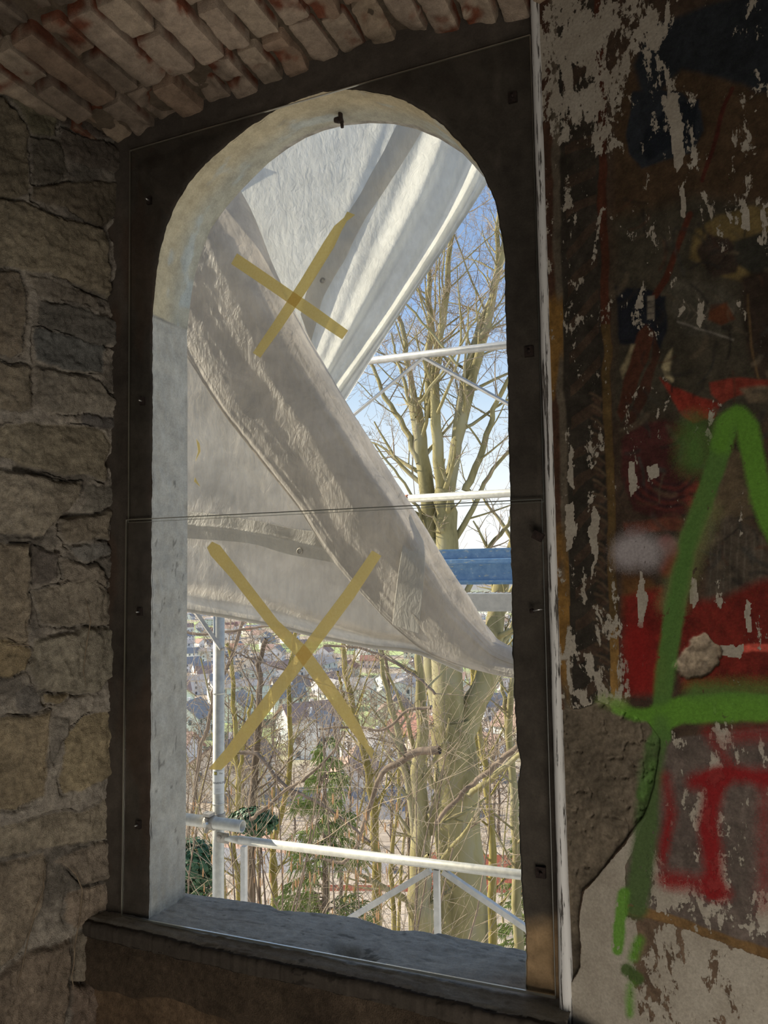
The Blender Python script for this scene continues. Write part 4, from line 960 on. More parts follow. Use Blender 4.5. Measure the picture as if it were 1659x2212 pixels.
# ------------------------------------------------------------------ scaffolding
def sc_parent(name, pos, label, cat): return tag(empty(name, tuple(pos)), label, cat)
def build_scaffold():
    YP = 1.36
    top = at(473, 1280, YP); bot = at(475, 1960, YP); x0, y0 = top[0], YP
    zb = -2.4; zt = top[2]+.35
    r = sc_parent('scaffold_post', (x0, y0, zb), 'galvanised upright scaffold post with a warning sticker at the left of the view', 'scaffold post')
    MB().tube([(x0, y0, zb), (x0, y0, zt)], .0242, 20).build('upright', M['galv'], r, True)
    for py in (1497, 1735): 
        z = at(472, py, YP)[2]; MB().tube([(x0, y0, z-.004), (x0, y0, z+.004)], .0252, 20).build('joint_ring', M['galv'], r, True)
    # sticker wrapped round the post
    zA, zB = at(472, 1663, YP)[2], at(472, 1712, YP)[2]
    face = math.atan2(CAM[1]-y0, CAM[0]-x0)
    V = []; nA = 24
    for k in range(nA):
        a = face-1.35+2.7*k/(nA-1); V += [(x0+.0250*math.cos(a), y0+.0250*math.sin(a), zB), (x0+.0250*math.cos(a), y0+.0250*math.sin(a), zA)]
    wm, nt, out = new_mat('sticker_white'); p = N(nt, 'ShaderNodeBsdfPrincipled'); p.inputs['Base Color'].default_value = (.62, .64, .63, 1); nt.links.new(p.outputs[0], out.inputs[0])
    st = obj('warning_sticker', V, [(2*i, 2*i+2, 2*i+3, 2*i+1) for i in range(nA-1)], wm, r, True); tag(st, 'white paper sticker with black writing')
    bm_, nt, out = new_mat('sticker_ink'); p = N(nt, 'ShaderNodeBsdfPrincipled'); p.inputs['Base Color'].default_value = (.05, .05, .05, 1); nt.links.new(p.outputs[0], out.inputs[0])
    def curved_text(txt, z, size, u0, m=bm_):
        cu = bpy.data.curves.new('t', 'FONT'); cu.body = txt; cu.size = size; cu.resolution_u = 3
        t = bpy.data.objects.new('t', cu); COL.objects.link(t); dg = bpy.context.evaluated_depsgraph_get(); me = bpy.data.meshes.new_from_object(t.evaluated_get(dg))
        v = np.array([q.co[:] for q in me.vertices]); fs = [tuple(q.vertices) for q in me.polygons]; bpy.data.objects.remove(t); bpy.data.curves.remove(cu); bpy.data.meshes.remove(me)
        a = face + (v[:, 0]+u0)/.0254; W = np.stack([x0+.0254*np.cos(a), y0+.0254*np.sin(a), z+v[:, 1]], 1)
        lt = obj('lettering', W, fs, m, r); lt.parent = st; lt.location = (0, 0, 0)
    curved_text('Thü', zA-.013, .010, .002); curved_text('WARNUNG', (zA+zB)/2-.006, .0125, -.028)
    for k in range(4): curved_text('= = = = = =', zB+.016-.0042*k+.004, .004, -.012)
    ym, nt, out = new_mat('sticker_yellow'); p = N(nt, 'ShaderNodeBsdfPrincipled'); p.inputs['Base Color'].default_value = (.7, .6, .08, 1); nt.links.new(p.outputs[0], out.inputs[0])
    def pat(u, z, w, h, m, rr):
        V = []
        for du in (-w/2, 0, w/2):
            a = face+(u+du)/.0252; V += [(x0+rr*math.cos(a), y0+rr*math.sin(a), z-h/2), (x0+rr*math.cos(a), y0+rr*math.sin(a), z+h/2)]
        q = obj('sticker_symbol', V, [(0, 2, 3, 1), (2, 4, 5, 3)], m, r); q.parent = st; q.location = (0, 0, 0)
    pat(-.0135, zA-.009, .014, .014, bm_, .0253); pat(-.0135, zA-.009, .0095, .0095, ym, .0256); pat(-.0135, zA-.009, .003, .008, bm_, .0258)
    # diagonal brace, flattened bar
    a, b = at(405, 1295, YP-.03), at(478, 1402, YP-.03)
    d = (b-a)/np.linalg.norm(b-a)
    q = sc_parent('diagonal_brace', b, 'grey flat diagonal brace bolted to the upright post under the tarpaulin', 'brace')
    MB().tube([a-d*.4, b], .011, 4).build('bar', M['alu'], q); MB().tube([b+(.0, -.006, 0), b+(.0, .02, 0)], .007, 8).build('bolt', M['clamp'], q, True)
    # stub tube with swivel coupler
    zc = at(470, 1779, YP-.055)[2]; yc = YP-.052; xe = at(524, 1779, yc)[0]
    q = sc_parent('stub_tube', (xe, yc, zc), 'short horizontal steel tube with an open end clamped to the upright post', 'scaffold tube')
    m = 20; V = []; ang = np.arange(m)*2*math.pi/m
    for x, rr in ((x0-1.5, .0242), (xe, .0242), (xe, .0205), (xe-.15, .0205)):
        for k in ang: V.append((x, yc+rr*math.cos(k), zc+rr*math.sin(k)))
    F_ = [(i*m+k, i*m+(k+1) % m, (i+1)*m+(k+1) % m, (i+1)*m+k) for i in range(3) for k in range(m)]
    obj('tube', V, F_, M['galv'], q, True)
    q = sc_parent('swivel_coupler', (x0, yc, zc), 'cast steel swivel coupler joining the stub tube and the upright post', 'coupler')
    def ring(c, ax, r0, w, name):
        b_ = MB(); c = np.array(c, float); ax = np.array(ax, float); pts = [c-ax*w/2, c+ax*w/2]
        b_.tube(pts, r0, 20); o = b_.build(name, M['clamp'], q, True); bv = o.modifiers.new('bevel', 'BEVEL'); bv.width = .002; return o
    xc = at(455, 1779, yc)[0]
    ring((xc+.0, yc, zc), (1, 0, 0), .0300, .044, 'tube_collar'); ring((x0, YP, zc+.002), (0, 0, 1), .0295, .046, 'post_collar')
    MB().box((xc, yc-.012, zc+.036), (.016, .020, .006)).box((xc-.018, yc-.01, zc+.033), (.006, .012, .010)).build('hinge_lug', M['clamp'], q)
    MB().tube([(xc-.004, yc-.030, zc+.026), (xc-.004, yc-.016, zc-.010), (xc-.004, yc-.03, zc-.034)], [.008, .011, .008], 8).build('swing_bolt', M['clamp'], q, True)
    MB().tube([(xc+.004, yc-.048, zc+.004), (xc+.004, yc-.026, zc+.004)], .010, 6).build('nut', M['steel'], q)
    # guard rail frame: top tube, verticals, diagonals, bottom tube
    yr = YP-.035; pL = at(488, 1811, yr); pR = at(1128, 1890, yr)
    q = sc_parent('guard_rail', pL, 'galvanised lattice guard rail running across the bottom of the view', 'guard rail')
    d = pR-pL; pR2 = pR+d*.9; pS = pL+d*.055
    MB().tube([pS, pR2], .0172, 16).tube([pL, pL+d*.03, pS], [.011, .014, .0172], 12).build('top_tube', M['galv'], q, True)
    MB().box(pL+(-.012, -.004, .002), (.028, .004, .020)).tube([pL+(-.03, -.012, .004), pL+(-.03, .02, .004)], .011, 8).build('end_hook', M['clamp'], q, True)
    zl = pL[2]-.50
    def down(px, py, name='vertical'):
        p = at(px, py, yr); b_ = MB().box(((p[0]), yr, (p[2]+zl)/2), (.0105, .0105, (p[2]-zl)/2)); b_.build(name, M['alu'], q); return p
    down(527, 1828); pc = down(943, 1878)
    def diag(pa, pb): 
        pa = np.array(pa); pb = np.array(pb); t = (pb-pa); L = np.linalg.norm(t); t = t/L; s_ = np.cross(t, (0, 1, 0)); R = np.stack([t, np.array([0, 1.0, 0]), s_], 1)
        MB().box((pa+pb)/2, (L/2, .010, .010), R).build('diagonal', M['alu'], q)
    a1, a2 = at(930, 1880, yr), at(765, 1978, yr); k = (zl-a1[2])/(a2[2]-a1[2]); diag(a1, a1+(a2-a1)*k)
    a1, a2 = at(957, 1882, yr), at(1134, 2003, yr); k = (zl-a1[2])/(a2[2]-a1[2]); diag(a1, a1+(a2-a1)*k)
    MB().tube([(pL[0], yr, zl), (pR2[0], yr, zl)], .0172, 16).build('bottom_tube', M['galv'], q, True)
    # upper lattice girder
    yg = 1.75; A, B = at(810, 778, yg), at(1095, 745, yg); d = B-A
    q = sc_parent('lattice_girder', A, 'grey lattice girder crossing the bare tree crown above the blue panel', 'girder')
    MB().tube([A-d*1.2, B+d*3.0], .0172, 14).build('top_tube', M['alu'], q, True)
    n_ = at(915, 772, yg)
    for e_ in (at(762, 898, yg), at(1096, 872, yg)):
        v = e_-n_; MB().tube([n_, n_+v*1.05], .0085, 4).build('diagonal', M['alu'], q)
    zb2 = (n_+(at(762, 898, yg)-n_)*1.05)[2]
    yg2 = 2.15; A, B = at(872, 1078, yg2), at(1100, 1065, yg2); d = B-A
    q = sc_parent('scaffold_tube', A, 'weathered horizontal scaffold tube between the lattice girder and the blue panel', 'scaffold tube')
    MB().tube([A-d*1.0, B+d*4.0], .0200, 14).build('tube', M['galv'], q, True)
    MB().tube([A+d*.02, A+d*.05], .0206, 14).build('orange_mark', simple('orange_paint', (.6, .2, .08), (.7, .3, .15)), q, True)
    # blue profiled panel
    yb = 2.1; A, B = at(930, 1188, yb), at(1108, 1180, yb); C_ = at(1108, 1262, yb)
    q = sc_parent('blue_panel', (A[0], yb, C_[2]), 'blue profiled sheet metal panel behind the tip of the tarpaulin', 'panel')
    xl, xr = A[0]-.5, B[0]+1.6; H = A[2]-C_[2]; prof = [(0, 0), (.05, .0), (.07, .012), (.12, .012), (.14, 0), (.30, -.004), (.56, -.004), (.60, .018), (.70, .018), (.73, 0), (.95, .0), (1.0, .012)]
    pts = [(yb-o_, C_[2]+t*H) for t, o_ in prof]
    V = [(xl, y, z) for y, z in pts]+[(xr, y, z) for y, z in pts]+[(xl, y+.004, z) for y, z in pts]+[(xr, y+.004, z) for y, z in pts]; n = len(pts)
    F_ = [(i, i+1, n+i+1, n+i) for i in range(n-1)]+[(2*n+i, 3*n+i, 3*n+i+1, 2*n+i+1) for i in range(n-1)]+[(n-1, 3*n-1, 4*n-1, 2*n-1), (0, n, 3*n, 2*n)]
    bm2, nt, out = new_mat('blue_coated_metal'); v = mapped(nt); f = noise(nt, v, 28, 6, .7); s_ = noise(nt, mapped(nt, (.3, 1, 1)), 60, 5, .6)
    c = ramp(nt, f, [(.35, (.13, .27, .50)), (.60, (.22, .38, .60)), (.70, (.60, .66, .66))]); c = mix(nt, ramp(nt, s_, [(.60, g(0)), (.66, g(.8))]), c, (.55, .58, .50))
    p = N(nt, 'ShaderNodeBsdfPrincipled'); nt.links.new(c, p.inputs['Base Color']); p.inputs['Roughness'].default_value = .35; nt.links.new(p.outputs[0], out.inputs[0])
    obj('profiled_sheet', V, F_, bm2, q)
    # deck plank below it
    yk = 2.0; A, B = at(1000, 1283, yk), at(1108, 1284, yk); C_ = at(1108, 1321, yk)
    q = sc_parent('deck_plank', (A[0], yk, C_[2]), 'grey scaffold deck plank with leaf litter on top under the blue panel', 'plank')
    zc = (A[2]+C_[2])/2; hz = (A[2]-C_[2])/2
    MB().box(((A[0]+B[0])/2, yk+.15, zc), (1.9, .15, hz)).build('plank_body', M['alu'], q)
    b_ = MB(); rr = random.Random(3)
    for k in range(90):
        x = rr.uniform(A[0]-.2, B[0]+.3); y = yk+rr.uniform(.0, .12); a = rr.uniform(0, 3.1); l = rr.uniform(.01, .035)
        b_.tube([(x, y, A[2]+.003), (x+l*math.cos(a), y+l*math.sin(a), A[2]+rr.uniform(.004, .014))], .0012, 4)
    tag(b_.build('leaf_litter', M['bark3'], q), 'dry leaves and twigs', kind='stuff')
build_scaffold()

# ------------------------------------------------------------------ hillside, valley floor, meadows
def ground_z(x, y):
    r = np.hypot(np.asarray(x, float)-1.3, np.asarray(y, float)+1.5)
    base = np.interp(r, [0, 6, 12, 25, 60, 110, 200, 400, 650, 1000, 1800, 3000, 4500, 7000], [-5, -5.5, -7.5, -11, -22, -32, -42, -55, -62, -65, -67, -64, -30, 40])
    return base + np.clip(r/60, 0, 1)*1.2*fbm(np.asarray(x)/30., np.asarray(y)/30., 3, 5) + np.clip((r-1800)/2000, 0, 1)*30*fbm(np.asarray(x)/700., np.asarray(y)/700., 4, 6)
def build_ground():
    m, nt, out = new_mat('valley_ground'); v = mapped(nt); pos = N(nt, 'ShaderNodeVertexColor', layer_name='Col')
    k = ramp(nt, noise(nt, v, .6, 8, .7), [(.3, g(.75)), (.7, g(1.25))]); c = mix(nt, 1.0, pos.outputs['Color'], k, 'MULTIPLY')
    p = N(nt, 'ShaderNodeBsdfDiffuse'); nt.links.new(c, p.inputs[0]); nt.links.new(p.outputs[0], out.inputs[0])
    r = np.concatenate([np.linspace(3, 60, 60), np.geomspace(62, 7000, 260)]); a = np.radians(np.linspace(-75, 25, 240))
    Rg, A = np.meshgrid(r, a, indexing='ij'); X = 1.3+Rg*np.sin(A); Y = -1.5+Rg*np.cos(A); Z = ground_z(X, Y)
    lit = np.array([.50, .42, .34]); C = np.empty(X.shape+(3,)); C[:] = lit; C *= (1+.4*fbm(X/3, Y/3, 4, 8))[..., None]
    me = sstep(-.04, .06, fbm(X/140, Y/90, 3, 18)-.0)*sstep(150, 240, Rg); fld = np.floor(X/45)+7*np.floor(Y/60); hue = _h(np.floor(X/48), np.floor((Y+X*.3)/70), 5)
    gr = np.array([.50, .58, .28])*(.75+.5*hue)[..., None]; C = C*(1-me[..., None])+gr*me[..., None]  # ground and meadow tones paled, standing in for distance haze
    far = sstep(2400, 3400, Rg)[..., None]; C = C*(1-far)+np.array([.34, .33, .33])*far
    o = obj('ground', np.stack([X, Y, Z], -1).reshape(-1, 3), grid_faces(len(r), len(a))[:, ::-1], m, smooth=True, colors=C.reshape(-1, 3)); o['kind'] = 'structure'
build_ground()

# ------------------------------------------------------------------ houses
def wall_mat(name, c): return simple(name, tuple(k*.92 for k in c), c, .8, .9, 0)
def roof_mat(name, c1, c2, pitch=3.3):
    m, nt, out = new_mat(name); v = mapped(nt)
    b = N(nt, 'ShaderNodeTexBrick'); b.inputs['Scale'].default_value = pitch; b.inputs['Color1'].default_value = (*c1, 1); b.inputs['Color2'].default_value = (*c2, 1); b.inputs['Mortar'].default_value = (*[k*.5 for k in c1], 1)
    b.inputs['Mortar Size'].default_value = .05; nt.links.new(v, b.inputs['Vector']); d = N(nt, 'ShaderNodeBsdfDiffuse'); nt.links.new(b.outputs[0], d.inputs[0]); nt.links.new(d.outputs[0], out.inputs[0]); return m
W_ = {'white': wall_mat('white_render', (.97, .96, .94)), 'cream': wall_mat('cream_render', (.90, .84, .72)), 'pink': wall_mat('pink_render', (.86, .74, .68)), 'grey': wall_mat('grey_render', (.76, .77, .78))}
R_ = {'orange': roof_mat('orange_tiles', (.72, .50, .41), (.64, .43, .35)), 'red': roof_mat('red_tiles', (.62, .34, .27), (.54, .27, .21)), 'grey': roof_mat('slate_roof', (.58, .55, .54), (.50, .48, .48)), 'brown': roof_mat('brown_tiles', (.50, .39, .33), (.42, .32, .27))}  # wall and roof colours paled in place of haze over the valley
glass_dark = simple('window_pane', (.08, .10, .13), (.16, .19, .23), 1, .3, 0, spec=.5)
def house(L, Wd, H, RH, wall, roof, label, group=None):
    root = empty('house', (0, 0, 0)); tag(root, label, 'house', group)
    l, w = L/2, Wd/2; D = 3.0
    V = [(-l, -w, -D), (l, -w, -D), (l, w, -D), (-l, w, -D), (-l, -w, H), (l, -w, H), (l, w, H), (-l, w, H), (-l, 0, H+RH), (l, 0, H+RH)]
    obj('walls', V, [(0, 1, 5, 4), (2, 3, 7, 6), (1, 2, 6, 9, 5), (3, 0, 4, 8, 7)], W_[wall], root)
    e = .6; l2, w2 = l+e, w+e; dz = RH*e/w
    V = [(-l2, -w2, H-dz), (l2, -w2, H-dz), (l2, 0, H+RH), (-l2, 0, H+RH), (l2, w2, H-dz), (-l2, w2, H-dz)]; V += [(x, y, z+.25) for x, y, z in V]
    obj('roof', V, [(0, 3, 2, 1), (3, 5, 4, 2), (6, 7, 8, 9), (9, 8, 10, 11), (0, 1, 7, 6), (4, 5, 11, 10), (0, 6, 9, 3), (3, 9, 11, 5), (1, 2, 8, 7), (2, 4, 10, 8)], R_[roof], root)
    MB().box((l*.3, w*.3, H+RH*.9), (.4, .4, .9)).build('chimney', W_['grey'], root)
    for fl in range(max(1, int(H/2.8))):
        z = 1.5+2.8*fl
        for sgn in (-1, 1):
            for k in range(3): MB().box(((k-1)*l*.62, sgn*w, z), (.55, .06, .7)).build('window', glass_dark, root)
            for k in (-.5, .5): MB().box((sgn*l, k*w, z), (.06, .5, .7)).build('window', glass_dark, root)
    return root
kinds = [house(12, 9, 5.4, 3.4, 'white', 'orange', 'distant white walled village house with an orange tiled gable roof', 'orange roofed white houses in the valley'),
         house(13, 9, 5.6, 3.2, 'cream', 'brown', 'distant cream walled village house with a brown tiled gable roof', 'brown roofed cream houses in the valley'),
         house(11, 9, 5.6, 3.6, 'white', 'grey', 'distant white walled village house with a slate grey gable roof', 'grey roofed white houses in the valley'),
         house(14, 10, 5.6, 3.2, 'pink', 'red', 'distant pink walled village house with a red tiled gable roof', 'red roofed pink houses in the valley'),
         house(22, 13, 8.4, 2.0, 'grey', 'grey', 'distant long grey village building with a low slate roof', 'long grey buildings in the valley')]
def ray_ground(px, py):
    v = FW*F_PX + RT2*(px-829.5) - UP2*(py-1106); v = v/np.linalg.norm(v)
    t = 20.0*1.012**np.arange(480); p = CAM+v*t[:, None]; hit = p[:, 2] < ground_z(p[:, 0], p[:, 1])
    return p[np.argmax(hit)] if hit.any() else None
def place_houses():
    rr = random.Random(11); placed = []; used = [0]*5; count = 0
    for it in range(3400):
        px = rr.uniform(330, 1450); py = 1310+rr.random()**1.15*460
        p = ray_ground(px, py)
        if p is None: continue
        d = math.hypot(p[0]-CAM[0], p[1]-CAM[1])
        if d < 95 or d > 1500: continue
        if float(fbm(np.array(p[0]/140.), np.array(p[1]/90.), 3, 18)) > -.02 and rr.random() < .80: continue   # meadows stay open
        gap = 21
        if any(abs(p[0]-q[0]) < gap and abs(p[1]-q[1]) < gap for q in placed): continue
        placed.append(p); k = rr.choices(range(5), (4, 3, 7, 2, 2))[0]
        o = kinds[k] if not used[k] else copy_tree(kinds[k]); used[k] += 1
        o.location = (p[0], p[1], float(ground_z(p[0], p[1]))); o.rotation_euler = (0, 0, rr.choice([.2, .2+math.pi/2, .9, -.5])+rr.uniform(-.15, .15))
        s = rr.uniform(.85, 1.15); o.scale = (s, s, s)
        count += 1
        if count > 285: break
    for k in range(5):
        if not used[k]: kinds[k].location = (-300, 900, -112)
    return placed
placed_houses = place_houses()
near_houses = []
def near_house(px, py, L, Wd, H, RH, wall, roof, rz, dist, label):
    v = FW*F_PX + RT2*(px-829.5) - UP2*(py-1106); v /= np.linalg.norm(v[:2]); p = CAM+v*dist
    o = house(L, Wd, H, RH, wall, roof, label); near_houses.append(o); o.location = (p[0], p[1], p[2]-H-RH*.5); o.rotation_euler = (0, 0, rz); return o
R_['tiled'] = roof_mat('near_red_tiles', (.62, .22, .14), (.50, .16, .10), 4.5)
near_house(1085, 1905, 11, 9, 6, 3.2, 'cream', 'tiled', .25, 58, 'cream house with a red tiled roof seen low at the right behind the guard rail')
near_house(915, 1975, 12, 9, 6, 3.2, 'white', 'tiled', .35, 54, 'house whose red tiled roof shows just above the sill behind the middle strut')
near_house(655, 1890, 14, 10, 7, 2.6, 'white', 'grey', .1, 66, 'white walled house behind the shrubs right of the upright post')
near_house(600, 1850, 12, 9, 6, 3.0, 'pink', 'orange', -.4, 80, 'pinkish house with an orange roof behind the conifer')
near_house(850, 1720, 15, 11, 9, 2.6, 'white', 'grey', .5, 112, 'tall white house glimpsed behind the trunks at the lower middle')

# ------------------------------------------------------------------ trees
def rnd_perp(d, r):
    x, y, z = r.gauss(0, 1), r.gauss(0, 1), r.gauss(0, 1); a, b, c = float(d[0]), float(d[1]), float(d[2]); k = x*a+y*b+z*c
    x -= a*k; y -= b*k; z -= c*k; q = 1/(math.sqrt(x*x+y*y+z*z)+1e-9); return np.array((x*q, y*q, z*q))
def limb(pts, r0, r1, n=14, jit=0.0, r=None):
    P = catmull(np.array(pts, float), n); rad = np.linspace(r0, r1, n)
    if jit: 
        for i in range(1, n-1): P[i] += np.array([r.gauss(0, jit), r.gauss(0, jit), r.gauss(0, jit*.5)])
    return P, rad
class Tree:
    def __init__(s, seed): s.r = random.Random(seed); s.wood = MB(); s.tw = MB(); s.bud = MB(); s.nseg = 0
    def grow(s, p, d, L, rad, lev, up=.12, spread=.7, kids=6, mn=.0022, wig=.10):
        r = s.r; n = max(4, min(8, int(L/.18)+3)); P = [np.array(p, float)]; d = d/np.linalg.norm(d)
        for i in range(n):
            d = d + rnd_perp(d, r)*(wig*r.random()*2); d[2] += up*.25; d = d/math.sqrt(d[0]*d[0]+d[1]*d[1]+d[2]*d[2]); P.append(P[-1]+d*(L/n))
        R = np.linspace(rad, max(rad*.3, mn), n+1)
        (s.wood if rad > .012 else s.tw).tube(P, R, 6 if rad > .03 else (4 if rad > .010 else 3), False); s.nseg += n
        if lev <= 0:
            return
        P = np.array(P)
        for k in range(kids):
            t = .18+.8*(k+r.random())/kids; x = t*n; i = min(int(x), n-1); q = P[i]*(1-(x-i))+P[i+1]*(x-i)
            dd = P[i+1]-P[i]; dd /= np.linalg.norm(dd); pr = rnd_perp(dd, r)
            nd = dd*(1-spread*.5)+pr*spread*(.6+.6*r.random())
            s.grow(q, nd, L*(.34+.34*r.random())*(1.1-.5*t), max(rad*(1-t*.6)*.45, mn), lev-1, up, spread, max(3, kids-1), mn, wig*1.15)
    def build(s, name, label, cat, loc, bark, group=None, twig='twig'):
        root = tag(empty(name, tuple(loc)), label, cat, group)
        s.wood.build('trunk_and_limbs', bark, root, True)
        if s.tw.v: tag(s.tw.build('twigs', M[twig], root), kind='stuff')
        if s.bud.v: tag(s.bud.build('buds', M['bud'], root), kind='stuff')
        return root
    def along(s, P, rad, every, L, lev, t0=.2, spread=.8, up=.15, kids=5, mn=.0025, frac=.34):
        r = s.r; n = len(P)-1; D = np.linalg.norm(np.diff(P, axis=0), axis=1).sum(); m = int(D*(1-t0)/every)
        for k in range(m):
            t = t0+(1-t0)*(k+r.random())/m; x = t*n; i = min(int(x), n-1); q = P[i]*(1-(x-i))+P[i+1]*(x-i)
            dd = P[i+1]-P[i]; dd /= np.linalg.norm(dd); nd = dd*.45+rnd_perp(dd, r)*spread+np.array([0, 0, up])
            s.grow(q, nd, L*(.5+r.random())*(1.15-.6*t), max(np.interp(x, range(n+1), rad)*frac, mn*1.6), lev, up, .7, kids, mn)

# main multi-stemmed beech at the right of the opening
def px_r(w, Y, px=1000): 
    return w*.5*np.linalg.norm(at(px, 1200, Y)-CAM)/math.hypot(F_PX, px-829.5)
def main_tree():
    T = Tree(21); Y0 = 8.5
    gz = float(ground_z(*at(985, 2000, Y0)[:2]))
    base = at(990, 2100, Y0); base[2] = min(gz, base[2])-.3
    def L_(pts, w0, w1, seed=0, n=18, dens=.30, lev=2, ll=1.1, t0=.25, jit=.012):
        P = [at(x, y, Y0+dy) for x, y, dy in pts]; P, R = limb(P, px_r(w0, Y0), px_r(w1, Y0), n, jit, T.r); T.wood.tube(P, R, 12 if w0 > 20 else 7, False)
        T.along(P, R, dens*.78, ll*1.2, lev+(w0 < 31), t0, kids=5, mn=.0017); return P, R
    P0 = [base, at(1002, 1980, Y0), at(988, 1800, Y0), at(985, 1650, Y0), at(972, 1560, Y0)]; P, R = limb(P0, px_r(104, Y0), px_r(90, Y0), 22); T.wood.tube(P, R, 18, False)
    # stems: (trace, widths)
    L_([(975, 1600, 0), (965, 1450, 0), (962, 1300, 0), (966, 1180, 0), (960, 1060, .0)], 74, 42, t0=.7)
    L_([(1000, 1580, .1), (1045, 1480, .2), (1065, 1380, .3), (1075, 1300, .4), (1120, 1150, .5)], 56, 30, t0=.3)
    L_([(950, 1520, .1), (928, 1400, .1), (930, 1200, .1), (925, 1080, .1), (908, 960, .2), (895, 860, .2)], 44, 30, t0=.5)
    L_([(962, 1120, 0), (980, 1000, .1), (1000, 900, .1), (1030, 790, .2), (1055, 690, .2), (1080, 560, .3), (1105, 450, .3)], 30, 12, dens=.22)
    L_([(955, 1080, 0), (945, 960, -.1), (940, 860, -.1), (945, 760, -.1), (965, 640, -.1), (972, 560, -.2), (990, 430, -.2)], 28, 8, dens=.22)
    L_([(985, 960, .1), (1005, 820, .2), (1040, 700, .3), (1070, 600, .3), (1076, 480, .3), (1080, 380, .3)], 22, 7, dens=.22)
    L_([(920, 1050, .1), (905, 930, .2), (885, 800, .2), (870, 720, .3), (850, 640, .3), (830, 560, .3)], 20, 6, dens=.22)
    L_([(930, 900, .1), (925, 780, .2), (930, 680, .2), (928, 600, .2), (935, 500, .2)], 22, 7, dens=.22)
    L_([(900, 900, .0), (880, 850, 0), (860, 780, .1), (845, 720, .1)], 12, 4)
    L_([(905, 1000, .1), (870, 920, .2), (830, 850, .3), (800, 780, .4), (780, 700, .4)], 16, 5, dens=.25)
    L_([(1005, 1060, .1), (1040, 980, .2), (1070, 880, .3), (1120, 780, .3)], 18, 8, dens=.25)
    L_([(960, 1200, .1), (1010, 1120, .2), (1050, 1040, .3), (1110, 960, .4)], 16, 7, dens=.3)
    L_([(1000, 1300, .1), (1040, 1210, .2), (1090, 1140, .3), (1150, 1080, .4)], 14, 6, dens=.3)
    L_([(930, 1180, .0), (905, 1110, -.1), (870, 1040, -.2), (810, 960, -.3)], 9, 4, dens=.3)
    L_([(905, 870, -.5), (960, 800, -.7), (1010, 720, -.9), (1050, 640, -1.0)], 7, 3, dens=.4)
    L_([(780, 540, -1.2), (830, 600, -1.2), (890, 670, -1.2), (950, 740, -1.2), (990, 790, -1.2)], 3, 6, dens=.4)
    L_([(940, 1700, -.2), (905, 1640, -.3), (880, 1560, -.5), (860, 1500, -.6), (830, 1440, -.8)], 14, 4, dens=.5)
    L_([(1010, 1720, -.3), (1050, 1690, -.5), (1110, 1640, -.8), (1180, 1580, -1.0)], 14, 7, dens=.6)
    T.build('beech_tree', 'large sunlit multi-stemmed bare tree right of centre behind the tarpaulin', 'tree', base, M['bark'])
main_tree()

def traced_tree(seed, Y, trunk, w0, w1, label, bark='bark2', limbs=(), dens=.35, ll=1.0, lev=2, t0=.15, name='bare_tree', twig='twig', kids=5, to_ground=True, up=.15):
    T = Tree(seed); pts = [at(x, y, Y+(dy[0] if dy else 0)) for x, y, *dy in trunk]; 
    if to_ground:
        g0 = pts[0].copy(); g0[2] = float(ground_z(g0[0], g0[1]))-.2
        if g0[2] < pts[0][2]-.2: pts = [g0]+pts
    P, R = limb(pts, px_r(w0, Y, 750), px_r(w1, Y, 750), 20, .015, T.r); T.wood.tube(P, R, 10, False); T.along(P, R, dens*1.15, ll, lev, t0, kids=kids, up=up, mn=.0017)
    for lp, a, b in limbs:
        q = [at(x, y, Y+(dy[0] if dy else 0)) for x, y, *dy in lp]; p2, r2 = limb(q, px_r(a, Y, 750), px_r(b, Y, 750), 14, .012, T.r); T.wood.tube(p2, r2, 8, False); T.along(p2, r2, dens*1.1, ll*.8, lev-1, .2, kids=kids, mn=.0017)
    T.build(name, label, 'tree', pts[0], M[bark], twig=twig); return T
traced_tree(31, 7.5, [(910, 2040), (905, 1960), (905, 1850), (912, 1780), (905, 1680), (910, 1560), (908, 1440), (905, 1380)], 62, 12, 'leaning forked tree with a dark peeling stem left of the big beech', 'bark', [([(900, 1860), (890, 1740), (870, 1640), (850, 1560), (835, 1480), (820, 1400)], 22, 8), ([(925, 1800), (945, 1730), (955, 1680)], 26, 18)])
traced_tree(32, 11, [(1062, 2030), (1064, 1900), (1062, 1800), (1050, 1700), (1040, 1600), (1030, 1500), (1035, 1400)], 20, 8, 'slim yellowish stem between the big beech and the right jamb', 'bark2')
traced_tree(33, 10, [(1120, 2020), (1118, 1850), (1108, 1700), (1100, 1560), (1110, 1440), (1120, 1300)], 22, 10, 'smooth grey stem close to the right jamb', 'bark', [([(1100, 1600), (1085, 1500), (1080, 1400)], 10, 5)])
traced_tree(34, 12, [(1015, 1800), (1022, 1720), (1030, 1640), (1026, 1560), (1020, 1440)], 22, 10, 'mossy slender stem just behind the big beech on its right', 'bark2')
traced_tree(35, 9, [(598, 1970), (590, 1880), (597, 1800), (620, 1700), (628, 1600), (626, 1500), (630, 1420), (640, 1360)], 15, 8, 'thin mossy forked tree in line with the tape crossing', 'bark2', [([(597, 1880), (585, 1800), (590, 1700)], 9, 5)], dens=.28)
traced_tree(36, 8.2, [(515, 1960), (508, 1850), (512, 1740), (510, 1640), (505, 1540), (500, 1430), (490, 1390)], 16, 8, 'sunlit ivy-flecked stem immediately right of the upright post', 'bark2', [([(512, 1700), (530, 1600), (545, 1500)], 10, 5)], dens=.25)
traced_tree(37, 8.6, [(545, 1800), (548, 1700), (556, 1600), (560, 1500), (562, 1440), (575, 1380)], 20, 10, 'dark shaded stem second to the right of the upright post', 'bark3', dens=.3)
